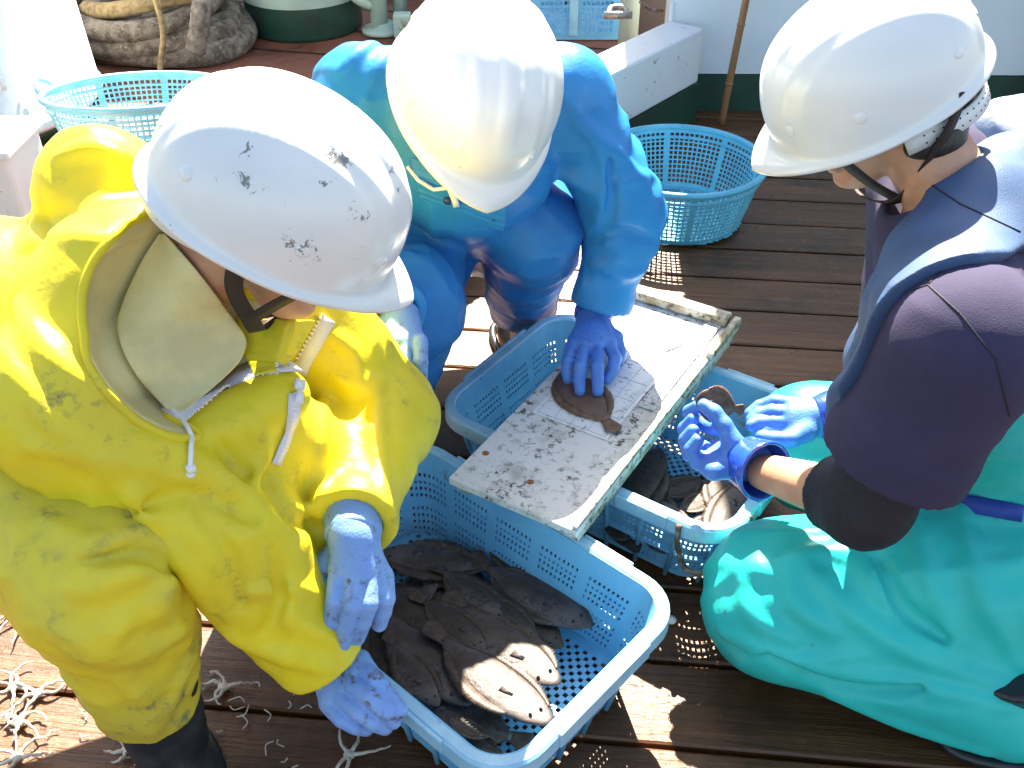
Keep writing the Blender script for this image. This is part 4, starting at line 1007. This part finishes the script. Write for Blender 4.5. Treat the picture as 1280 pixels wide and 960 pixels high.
def patch(name, Lp, Rp, m, root, lift=.010, nu=14, nv=26, bulge=.006, smooth_it=30):
    """cloth piece between two edges, resting over what lies under it"""
    trees = (jt, surf(YP)); Ls = smooth_path([(x, y, 0) for x, y in Lp], 8); Rs = smooth_path([(x, y, 0) for x, y in Rp], 8); D = np.zeros((nu + 1, nv + 1)); PX = {}
    for j in range(nv + 1):
        a = Ls[min(len(Ls) - 1, round(j / nv * (len(Ls) - 1)))]; b = Rs[min(len(Rs) - 1, round(j / nv * (len(Rs) - 1)))]
        for i in range(nu + 1):
            q = a.lerp(b, i / nu); PX[i, j] = q; best = 9
            for t in trees:
                hp, n_ = hit(t, q.x, q.y)
                if hp is not None: best = min(best, (hp - V((0, 0, CAMH))).length / ray(q.x, q.y).length)
            D[i, j] = best if best < 9 else np.nan
    D = np.where(np.isnan(D), np.nanmedian(D), D); D0 = D.copy()
    for _ in range(smooth_it):
        E = np.pad(D, 1, mode='edge'); D = (E[:-2, 1:-1] + E[2:, 1:-1] + E[1:-1, :-2] + E[1:-1, 2:]) / 4; D = np.minimum(D, D0)
    vs = []
    for i in range(nu + 1):
        for j in range(nv + 1):
            w_ = math.sin(math.pi * i / nu) * math.sin(math.pi * j / nv); q = PX[i, j]; vs.append(W(q.x, q.y, D[i, j] - lift - bulge * w_))
    fs = [[i * (nv + 1) + j, (i + 1) * (nv + 1) + j, (i + 1) * (nv + 1) + j + 1, i * (nv + 1) + j + 1] for i in range(nu) for j in range(nv)]
    o = mesh_obj(name, vs, fs, m, root); solid(o, .003); return subs(o)
patch('hood_flap', [(199, 292), (170, 340), (146, 405), (165, 462), (208, 512)], [(206, 292), (243, 334), (281, 384), (308, 440), (232, 514)], M['lining'], jk, bulge=.014)
patch('collar', [(296, 398), (300, 430), (318, 470)], [(395, 400), (372, 440), (350, 462)], M['yellow'], jk, .006, bulge=.003)
p0, n0 = hit(jt, 370, 478, .006); p1, n1 = hit(jt, 368, 502, .008)
sl_ = MB(); sl_.strip([p0, p0.lerp(p1, .45)], n0, [.013, .011], .005); sl_.strip([p0.lerp(p1, .45) + n0 * .003, p1 + n1 * .003], n1, [.007, .011], .0025); sl_.build('zip_slider', M['zip'], jk)
p_, n_ = trace(jt, [(214, 516), (226, 526), (236, 548), (236, 585)], 4, .005)
st_ = MB(); st_.tube(smooth_path(p_, 2), .0028, 8); e = p_[-1]; st_.tube([e + V((0, 0, .004)), e + V((.001, 0, -.004))], .0055, 8); st_.tube([e + V((0, 0, -.005)), e + V((-.002, -.002, -.010))], .005, 8); st_.build('drawstring', M['zip'], jk)
p0, n0 = hit(jt, 210, 508, .001); st_ = MB(); st_.box(p0, (.012, .009, .008), Matrix.Rotation(.5, 3, 'Y')); bevel(st_.build('cord_lock', M['tape'], jk), .002)
foot_boot(YP, (-.455, .775, .10), (-.41, .67, 0), (-.455, .775, .30)); foot_boot(YP, (-.42, 1.26, .10), (-.35, 1.23, 0), (-.42, 1.26, .30))
hr = sdf_obj('hair', lambda Q: hair_field(Q, yH, yM), [yH], .14, .004, M['hair'], YP)
def scuffed(pts, offs):
    m = M['helmet'].copy(); m.name = 'scuffed white helmet plastic'; nt = m.node_tree; N = nt.nodes; L = nt.links; b = N['Principled BSDF']; tc = N.new('ShaderNodeTexCoord'); tot = None
    for q, rad in pts:
        dv = N.new('ShaderNodeVectorMath'); dv.operation = 'DISTANCE'; L.new(tc.outputs['Object'], dv.inputs[0]); dv.inputs[1].default_value = V(q) - offs
        mr = N.new('ShaderNodeMapRange'); mr.inputs['From Min'].default_value = rad; mr.inputs['From Max'].default_value = rad * .2; mr.inputs['To Max'].default_value = .17; L.new(dv.outputs['Value'], mr.inputs['Value'])
        if tot is None: tot = mr.outputs[0]
        else:
            ad = N.new('ShaderNodeMath'); ad.operation = 'MAXIMUM'; L.new(tot, ad.inputs[0]); L.new(mr.outputs[0], ad.inputs[1]); tot = ad.outputs[0]
    n = N.new('ShaderNodeTexNoise'); n.inputs['Scale'].default_value = 62; n.inputs['Detail'].default_value = 9; n.inputs['Roughness'].default_value = .72; n.inputs['Distortion'].default_value = .5; L.new(tc.outputs['Object'], n.inputs[0])
    ad = N.new('ShaderNodeMath'); L.new(n.outputs['Fac'], ad.inputs[0]); L.new(tot, ad.inputs[1])
    mr = N.new('ShaderNodeMapRange'); mr.inputs['From Min'].default_value = .665; mr.inputs['From Max'].default_value = .70; L.new(ad.outputs[0], mr.inputs['Value'])
    x = N.new('ShaderNodeMix'); x.data_type = 'RGBA'; L.new(mr.outputs[0], x.inputs['Factor']); i = [q for q in x.inputs if q.type == 'RGBA']; old = b.inputs['Base Color'].links[0].from_socket; L.new(old, i[0]); i[1].default_value = (.20, .21, .20, 1)
    L.new([q for q in x.outputs if q.type == 'RGBA'][0], b.inputs['Base Color']); return m
_v, _f, _l, _s = helmet_mesh(yHc, yM); _t = BVHTree.FromPolygons([V(q) for q in _v], _f)
sc_pts = [(hit(_t, px_, py_)[0], rr_) for px_, py_, rr_ in ((418, 196, .026), (436, 202, .018), (405, 222, .020), (440, 262, .020), (455, 268, .012), (372, 305, .026), (395, 312, .015), (300, 230, .020), (340, 262, .010), (488, 215, .016), (496, 235, .012), (310, 190, .018), (495, 330, .014))]
M['helmet_scuffed'] = scuffed([q for q in sc_pts if q[0] is not None], worigin(YP))
helmet(YP, yHc, yM, M['helmet_scuffed'], chin=(([(-.005, -.10, -.01), (.005, -.088, -.06), (.035, -.066, -.105), (.05, -.03, -.14), (.05, .03, -.14), (.03, .07, -.10), (0, .10, -.01)], .020), ([(.075, -.085, -.01), (.055, -.078, -.05), (.035, -.066, -.105)], .018)))
# gloves
glove(YP, W(441, 668, 1.235), [W(423, 714, 1.225), W(442, 716, 1.222), W(462, 718, 1.225), (W(477, 720, 1.236))],
      [[W(423, 714, 1.225), W(419, 750, 1.215), W(414, 775, 1.23), W(413, 795, 1.25)], [W(444, 716, 1.222), W(440, 756, 1.208), W(433, 783, 1.225), W(429, 804, 1.25)],
       [W(464, 718, 1.225), W(461, 755, 1.212), W(453, 778, 1.23), W(447, 797, 1.255)], [W(480, 720, 1.236), W(482, 748, 1.23), W(478, 765, 1.245), W(474, 780, 1.265)]],
      [W(420, 690, 1.25), W(405, 705, 1.245), W(398, 728, 1.24), W(402, 752, 1.25)], W(443, 625, 1.275), M['glove'], r=.0125)
d0 = .0
glove(YP, P(408, 822, .225), [P(450, 835, .235), P(442, 852, .228), P(428, 868, .215), P(412, 880, .20)],
      [[P(450, 835, .235), P(470, 850, .238), P(482, 868, .225), P(486, 880, .205)], [P(440, 856, .230), P(462, 872, .232), P(482, 890, .222), P(492, 902, .205)],
       [P(428, 872, .215), P(448, 890, .215), P(468, 903, .205), P(482, 910, .192)], [P(412, 882, .20), P(428, 898, .198), P(444, 907, .19), P(458, 911, .18)]],
      [P(425, 822, .235), P(450, 825, .235), P(474, 856, .225), P(500, 888, .222)], None, M['glove'], r=.0125)

# ================================================================== the blue worker
mHc = W(594, 112, 1.40); mM = frame((.14, -.80, -.57), (.33, -.45, .75)); mH = mHc + mM @ V((.004, 0, -.024))
mNeck = V((-.085, 1.52, .735)); mSR = V((-.245, 1.58, .70)); mSL = V((.085, 1.62, .69)); mChest = V((-.08, 1.62, .60)); mHip = V((-.08, 1.92, .33))
mEL = W(782, 268, 1.79); mWL = P(752, 384, .305); mER = V((-.34, 1.50, .47)); mWR = P(500, 402, .46)
mHL = V((.02, 1.92, .32)); mHR = V((-.19, 1.90, .32)); mKL = V((.035, 1.61, .44)); mKR = V((-.175, 1.42, .41)); mAL = V((.02, 1.86, .10)); mAR = V((-.235, 1.53, .10))
def m_body(Q):
    d = cap(Q, mHip, mChest, .115, .11); d = su(d, cap(Q, mSR, mSL, .052), .05); d = su(d, cap(Q, mHR, mHL, .085), .04)
    d = su(d, cap(Q, mNeck, mH + mM @ V((-.02, 0, -.045)), .056, .052), .03)
    for a, b, c in ((mSR, mER, mWR), (mSL, mEL, mWL)): d = su(d, chain(Q, [a, b, c], [.047, .037, .026], .02), .02)
    for a, b, c, q in ((mHR, mKR, mAR, V((-.23, 1.45, .05))), (mHL, mKL, mAL, V((.03, 1.79, .05)))): d = su(d, chain(Q, [a, b, c, q], [.072, .050, .035, .028], .02), .03)
    return su(d, head_field(Q, mH, mM), .012)
MP = person_root('person', m_body, [mHc, mSR, mSL, mEL, mWL, mHip, mER, mWR, mKL, mKR, V((0, 1.6, 0))], .14, (-.09, 1.8, 0), 'crouching worker in blue rain gear and white hard hat, pressing a fish on the board')
def m_jacket(Q):
    d = cap(Q, mHip + V((0, -.03, .06)), mChest, .165, .155); d = su(d, cap(Q, mChest, mNeck + V((0, .03, -.03)), .13, .085), .06); d = su(d, cap(Q, mSR, mSL, .075), .06)
    d = d + folds(Q, (.2, .5, .8), .11, .010, 14, aniso=.4)
    d = si(d, plane(Q, V((-.08, 1.60, .42)), (.0, -.35, -1)), .008)
    for k_, (a, b, c) in enumerate(((mSR, mER, mWR), (mSL, mEL, mWL))):
        ar = sleeve(Q, [a, b, c], [.074, .068, .050] if k_ else [.078, .07, .050], -.002 if k_ else -.01, folds(Q, (c - a) + V((0, .1, .1)), .075, .018, 21 + k_, aniso=.45)); d = su(d, ar, .025)
    d = ss(d, cap(Q, mNeck + V((0, 0, -.02)), mH, .07, .08), .015); return d
MJP = [mHip, mNeck, mSR, mSL, mEL, mWL, mER, mWR]
m_jf = folded(m_jacket, [([(700, 110), (740, 170), (760, 215), (752, 260)], .010), ([(715, 150), (770, 190), (810, 235)], .008), ([(745, 240), (790, 225), (815, 220)], .008), ([(735, 300), (780, 290), (815, 300)], -.007), ([(760, 200), (765, 260), (745, 300)], -.008), ([(740, 330), (780, 345), (810, 335)], .007), ([(425, 90), (455, 60), (480, 55)], .009), ([(455, 120), (475, 80), (490, 60)], .008), ([(540, 260), (545, 300), (560, 330)], .008), ([(600, 270), (640, 230), (690, 210)], .008)], MJP, .19)
mj = sdf_obj('jacket', m_jf, [mHip, mNeck, mSR, mSL, mEL, mWL, mER, mWR], .19, .0052, M['blue_coat'], MP)
mjt = surf(mj)
for px_, py_ in ((561, 247), (616, 268)):
    q, n_ = hit(mjt, px_, py_, .010)
    if q is not None:
        ax = Matrix((n_.orthogonal().normalized(), n_.cross(n_.orthogonal().normalized()), n_)).transposed(); mb = MB(); mb.lathe([(.0001, .004), (.004, .0038), (.0065, .002), (.007, -.002)], q, 14, ax); mb.build('snap', M['snap'], mj)
p_, n_ = trace(mjt, [(515, 205), (528, 222), (545, 232), (562, 230)], 4, .012); MB().tube(p_, .0035, 8).build('drawstring', M['zip'], mj)
p_, n_ = trace(mjt, [(565, 232), (569, 242), (572, 252)], 4, .012); MB().strip(p_, n_, .010, .003).build('zip_slider', M['zip'], mj)
jt_y = jt; jt = mjt
patch('collar_flap', [(512, 196), (518, 225), (524, 250)], [(628, 225), (633, 262), (630, 290)], M['blue_coat'], mj, .005, bulge=.002)
jt = jt_y
def m_trousers(Q):
    d = cap(Q, mHR, mHL, .13); k_ = 0
    for a, b, c in ((mHR, mKR, mAR), (mHL, mKL, mAL)):
        d = su(d, chain(Q, [a, b, c + V((0, 0, .02))], [.112, .082, .070], .03) + folds(Q, (b - a) * .4 + V((0, 0, .3)), .085, .022, 31 + k_, aniso=.5), .035); k_ += 1
    d = su(d, cap(Q, mHip, mChest + V((0, 0, -.06)), .12), .03)
    return si(d, plane(Q, (0, 0, .10), (0, 0, -1)), .006)
sdf_obj('trousers', m_trousers, [mHR, mHL, mKL, mKR, mAL, mAR], .17, .0052, M['blue_trousers'], MP)
foot_boot(MP, mAL, (.04, 1.80, 0), mAL + V((0, 0, .13))); foot_boot(MP, mAR, (-.24, 1.44, 0), mAR + V((0, 0, .13)))
sdf_obj('hair', lambda Q: hair_field(Q, mH, mM), [mH], .14, .004, M['hair'], MP)
helmet(MP, mHc, mM, M['helmet'], band=True)
# left hand pressing the fish on the board
z = BZ
glove(MP, P(741, 398, z + .055), [P(716, 432, z + .05), P(730, 436, z + .052), P(746, 436, z + .052), P(762, 430, z + .046)],
      [[P(714, 434, z + .048), P(710, 452, z + .040), P(709, 464, z + .028), P(710, 474, z + .016)], [P(730, 438, z + .052), P(726, 458, z + .046), P(724, 474, z + .032), P(725, 488, z + .017)],
       [P(746, 438, z + .052), P(747, 458, z + .048), P(747, 474, z + .034), P(747, 489, z + .017)], [P(762, 432, z + .046), P(769, 448, z + .040), P(766, 462, z + .030), P(759, 474, z + .017)]],
      [P(755, 412, z + .045), P(770, 422, z + .040), P(775, 440, z + .030), P(773, 452, z + .017)], P(752, 368, z + .075), M['glove_clean'], M['cuff'], r=.0122, rc=(.036, .043))
glove(MP, mWR, [mWR + V(q) for q in ((-.035, -.05, -.005), (-.012, -.056, 0), (.012, -.056, -.002), (.034, -.05, -.01))],
      [[mWR + V(q) for q in ((x0, -.052, 0), (x0 * 1.05, -.082, -.018), (x0, -.086, -.045), (x0 * .9, -.07, -.062))] for x0 in (-.036, -.012, .012, .035)],
      [mWR + V(q) for q in ((-.025, -.02, -.005), (-.045, -.035, -.02), (-.05, -.06, -.035), (-.035, -.08, -.045))], None, M['glove'], r=.0118)

# ================================================================== the purple and teal worker
rHc = W(1090, 104, 1.30); rM = frame((-.84, -.06, -.54), (-.40, -.10, .72)); rH = rHc + rM @ V((.004, 0, -.026))
rNeck = V((.600, 1.19, .69)); rSL = V((.515, .935, .655)); rSR = V((.63, 1.38, .65)); rEL = W(1082, 628, 1.28); rWL = W(955, 590, 1.47); rER = V((.60, 1.24, .42)); rWR = W(1050, 518, 1.62)
rChest = V((.66, 1.16, .55)); rHip = V((.86, 1.06, .30)); rHl = V((.84, .97, .28)); rHr = V((.86, 1.17, .28)); rKl = P(972, 752, .15); rAl = P(1262, 880, .09); rKr = V((.52, 1.30, .20)); rAr = V((.80, 1.25, .07))
def r_body(Q):
    d = cap(Q, rHip, rChest, .115, .11); d = su(d, cap(Q, rSL, rSR, .055), .05); d = su(d, cap(Q, rHr, rHl, .09), .04)
    d = su(d, cap(Q, rNeck, rH + rM @ V((-.025, 0, -.04)), .057, .053), .03)
    for a, b, c in ((rSL, rEL, rWL), (rSR, rER, rWR)): d = su(d, chain(Q, [a, b, c], [.048, .041, .027], .02), .02)
    for a, b, c, q in ((rHl, rKl, rAl, rAl + V((.08, 0, -.03))), (rHr, rKr, rAr, V((.88, 1.26, .05)))): d = su(d, chain(Q, [a, b, c, q], [.072, .050, .035, .028], .02), .03)
    return su(d, head_field(Q, rH, rM), .012)
RP = person_root('person', r_body, [rHc, rSL, rSR, rEL, rWL, rHip, rWR, rKl, rAl, V((.9, 1, 0))], .14, (.75, 1.05, 0), 'kneeling worker in dark purple shirt and teal rubber trousers, holding a small tan fish', .0045)
def r_shirt(Q):
    d = cap(Q, rHip + V((0, 0, .02)), rChest, .155, .15); d = su(d, cap(Q, rChest, rNeck + V((0.02, 0, -.03)), .13, .085), .06); d = su(d, cap(Q, rSL, rSR, .080), .06)
    ar = sleeve(Q, [rSL, rSL.lerp(rEL, .69)], [.088, .082], 0, folds(Q, (rEL - rSL), .09, .005, 41, aniso=.5), .02); d = su(d, ar, .03)
    t2 = (rER - rSR).normalized(); a2 = chain(Q, [rSR, rER], [.085, .072], .02); a2 = si(a2, plane(Q, rSR.lerp(rER, .8), t2), .004); d = su(d, a2, .03)
    d = d + folds(Q, (.1, .3, 1), .085, .005, 44, aniso=.3); d = ss(d, cap(Q, rNeck, rH, .068, .08), .012); return d
sh_ = sdf_obj('shirt', r_shirt, [rHip, rNeck, rSL, rSR, rEL, rER], .19, .005, M['purple'], RP)
def r_sleeve(Q):
    t = (rEL - rSL).normalized(); t2 = (rWL - rEL).normalized()
    d = chain(Q, [rSL.lerp(rEL, .55), rEL, rEL.lerp(rWL, .6)], [.062, .056, .047], .02) + folds(Q, t2, .02, .003, 47, aniso=.3)
    d = si(d, plane(Q, rEL.lerp(rWL, .30), t2), .003); return si(d, plane(Q, rSL.lerp(rEL, .55), -t), .003)
sdf_obj('under_sleeve', r_sleeve, [rSL, rEL, rWL], .08, .004, M['black_sleeve'], RP)
def r_trousers(Q):
    d = cap(Q, rHl, rHr, .135); d = su(d, chain(Q, [rHl, rKl, rAl], [.135, .098, .080], .05), .05); d = su(d, chain(Q, [rHr, rKr, rAr], [.12, .10, .09], .04), .05)
    d = su(d, cap(Q, rKl.lerp(rAl, .45) + V((.02, .05, .04)), rAl + V((.1, .08, .05)), .10, .12), .05)
    d = su(d, cap(Q, rHip, rChest + V((-.01, -.01, -.02)), .165, .150), .05)
    d = d + folds(Q, (.0, .9, .6), .085, .020, 51, aniso=.26)
    d = si(d, plane(Q, rChest + V((-.05, -.0, .02)), (-.5, -.1, 1)), .006)
    d = si(d, plane(Q, (0, 0, .008), (0, 0, -1)), .006); return d
RTP = [rHl, rHr, rKl, rKr, rAl, rAr, rChest]
r_tf = folded(r_trousers, [([(1000, 700), (1060, 760), (1150, 820), (1270, 860)], .012), ([(1050, 680), (1120, 750), (1190, 820)], .013), ([(1140, 640), (1160, 720), (1195, 800)], .011), ([(1200, 640), (1230, 740), (1275, 830)], .012), ([(905, 790), (1000, 830), (1110, 850), (1260, 880)], .011), ([(960, 820), (1060, 860), (1150, 860)], -.010), ([(985, 720), (1000, 760), (1040, 790)], .010), ([(980, 700), (1020, 690), (1060, 700)], .010), ([(1100, 700), (1130, 760), (1180, 800)], -.010), ([(1040, 870), (1130, 905), (1230, 940)], .011), ([(930, 730), (940, 770), (990, 800)], .008)], RTP, .19, .02)
tr = sdf_obj('bib_trousers', r_tf, [rHl, rHr, rKl, rKr, rAl, rAr, rChest], .19, .0052, M['teal'], RP)
foot_boot(RP, rAl + V((.03, .0, 0)), (rAl.x + .16, rAl.y - .01, 0), rAl + V((-.02, 0, .10))); foot_boot(RP, V((.84, 1.25, .09)), (.98, 1.24, 0), V((.78, 1.25, .20)))
sdf_obj('hair', lambda Q: su(hair_field(Q, rH, rM, -.092), HS * ell((Q - np.array(rH, np.float32)) @ np.array(rM, np.float32) / HS, (-.060, 0, -.070), (.045, .062, .050)), .015) if False else su(hair_field(Q, rH, rM, -.092), cap(Q, rH + rM @ V((-.065, 0, -.035)), rH.lerp(rNeck, .42) + V((.016, -.004, .020)), .058, .046), .015), [rH], .14, .0035, M['hair'], RP)
helmet(RP, rHc, rM, M['helmet'], ridge=.6, band_z=-.030, chin=(([(-.075, .098, -.012), (-.045, .098, -.05), (.0, .088, -.10), (.035, .066, -.140), (.06, .02, -.155), (.06, -.03, -.155), (0, -.08, -.10), (0, -.1, 0)], .019), ([(.085, .080, -.015), (.070, .077, -.06), (.055, .068, -.10), (.035, .066, -.140)], .017)))
def r_vest(Q):
    pts = [W(1330, 200, 1.50), W(1262, 222, 1.38), W(1215, 262, 1.29), W(1165, 320, 1.24), W(1130, 390, 1.24), W(1105, 460, 1.29), W(1090, 520, 1.36)]
    pts2 = [W(1330, 200, 1.50), W(1225, 230, 1.45), W(1165, 300, 1.42), W(1130, 380, 1.42), W(1100, 450, 1.42)]
    d = chain(Q, pts, [.06, .058, .055, .052, .048, .042, .035], .02); d = su(d, chain(Q, pts2, [.05] * 5, .02), .03)
    sf = r_shirt(Q) - .013; mk_ = chain(Q, [W(1330, 225, 1.45), W(1262, 225, 1.22), W(1205, 245, 1.16), W(1160, 300, 1.16), W(1118, 385, 1.18), W(1092, 455, 1.22), W(1080, 530, 1.28)], [.085, .085, .082, .070, .058, .050, .045], .02)
    d = su(d, si(sf, mk_, .006), .012)
    d = d + folds(Q, (0, .5, .5), .09, .006, 61, aniso=.5)
    d = ss(d, cap(Q, rNeck + V((.02, 0, -.05)), rH, .062, .075), .012); return d
vs_ = sdf_obj('life_vest', r_vest, [W(1330, 200, 1.50), W(1215, 262, 1.2), W(1090, 520, 1.36)], .10, .0042, M['vest'], RP)
sdf_obj('hood', lambda Q: su(ell(Q, W(1275, 165, 1.62), (.075, .07, .05)), cap(Q, W(1275, 185, 1.60), W(1330, 200, 1.55), .04, .05), .03) + folds(Q, (.5, .5, 1), .05, .012, 71, aniso=.5), [W(1275, 165, 1.62), W(1330, 200, 1.55)], .11, .005, M['bundle'], RP)
vt = surf(vs_); stt = surf(sh_); tt_ = surf(tr)
for pix in ([(1110, 240), (1160, 285), (1210, 320), (1262, 345)], [(1140, 215), (1200, 255), (1275, 290)]):
    p_, n_ = trace(vt, pix, 5, .0005)
    if len(p_) > 2: MB().tube(p_, .0011, 6).build('seam', M['black_sleeve'], vs_)
for pix in ([(1115, 372), (1160, 356), (1200, 392), (1245, 450), (1262, 520)], [(1160, 356), (1185, 330), (1215, 298)]):
    p_, n_ = trace(stt, pix, 5, .0002)
    if len(p_) > 2: MB().tube(p_, .0011, 6).build('seam', M['black_sleeve'], sh_)
both = BVHTree.FromPolygons([v.co + worigin(q) for q in (sh_, tr) for v in q.data.vertices], [list(pl.vertices) for pl in sh_.data.polygons] + [[i + len(sh_.data.vertices) for i in pl.vertices] for pl in tr.data.polygons])
p_, n_ = trace(both, [(1222, 631), (1240, 635), (1279, 641)], 6, .002)
for _ in range(6): p_ = [p_[0]] + [(a + b * 2 + c) / 4 for a, b, c in zip(p_, p_[1:], p_[2:])] + [p_[-1]]
d_ = (p_[0] - p_[min(6, len(p_) - 1)]); p_ = [p_[0] + d_ * 1.2 + V((0, .01, -.01))] + p_; n_ = [n_[0]] + n_
MB().strip(p_, n_, .024, .003).build('belt', M['belt'], RP)
# belt over shirt and trousers
fi = [W(868, 512, 1.5)]
glove(RP, W(930, 575, 1.50), [W(893, 560, 1.535), W(885, 572, 1.52), W(882, 584, 1.50), W(890, 590, 1.48)],
      [[W(893, 535, 1.535), W(874, 528, 1.56), W(862, 515, 1.555), W(872, 508, 1.53)], [W(880, 560, 1.53), W(862, 556, 1.545), W(856, 536, 1.545), W(866, 524, 1.53)],
       [W(880, 574, 1.51), W(862, 568, 1.525), W(857, 550, 1.52), W(866, 538, 1.51)], [W(890, 584, 1.49), W(872, 578, 1.505), W(864, 562, 1.50), W(872, 550, 1.495)]],
      [W(915, 552, 1.49), W(905, 532, 1.49), W(893, 516, 1.495), W(880, 507, 1.50)], W(958, 590, 1.455), M['glove_clean'], M['cuff'], r=.0125, rc=(.036, .048))
glove(RP, W(1022, 522, 1.60), [W(990, 505, 1.60), W(988, 517, 1.59), W(987, 528, 1.585), W(992, 540, 1.58)],
      [[W(990, 505, 1.60), W(968, 502, 1.61), W(950, 508, 1.62), W(938, 517, 1.62)], [W(988, 517, 1.59), W(966, 515, 1.60), W(950, 518, 1.61), W(940, 525, 1.61)],
       [W(987, 528, 1.585), W(966, 527, 1.595), W(950, 528, 1.60), W(940, 532, 1.60)], [W(992, 538, 1.58), W(974, 538, 1.59), W(958, 538, 1.595), W(948, 540, 1.6)]],
      [W(1008, 540, 1.575), W(990, 549, 1.565), W(970, 549, 1.57), W(952, 546, 1.58)], W(1048, 516, 1.60), M['glove_clean'], M['cuff'], r=.0125, rc=(.034, .042), palm=())
fish('d', (0, 0), (1, 1), .3, .56, 'small tan flatfish held between the gloved fingers of the teal trousered worker', 'flatfish held in a hand')
o = [q for q in bpy.data.objects if q.get('group') == 'flatfish held in a hand'][0]
h_, t_ = W(872, 500, 1.52), W(925, 512, 1.54); x = (h_ - t_).normalized(); nrm = V((-.1, -.75, .65)); y = nrm.cross(x).normalized(); zz = x.cross(y)
o.rotation_euler = Matrix((x, y, zz)).transposed().to_euler(); s = (h_ - t_).length / .2 * 1.1; o.scale = (s, s * 1.15, s); o.location = (h_ + t_) / 2
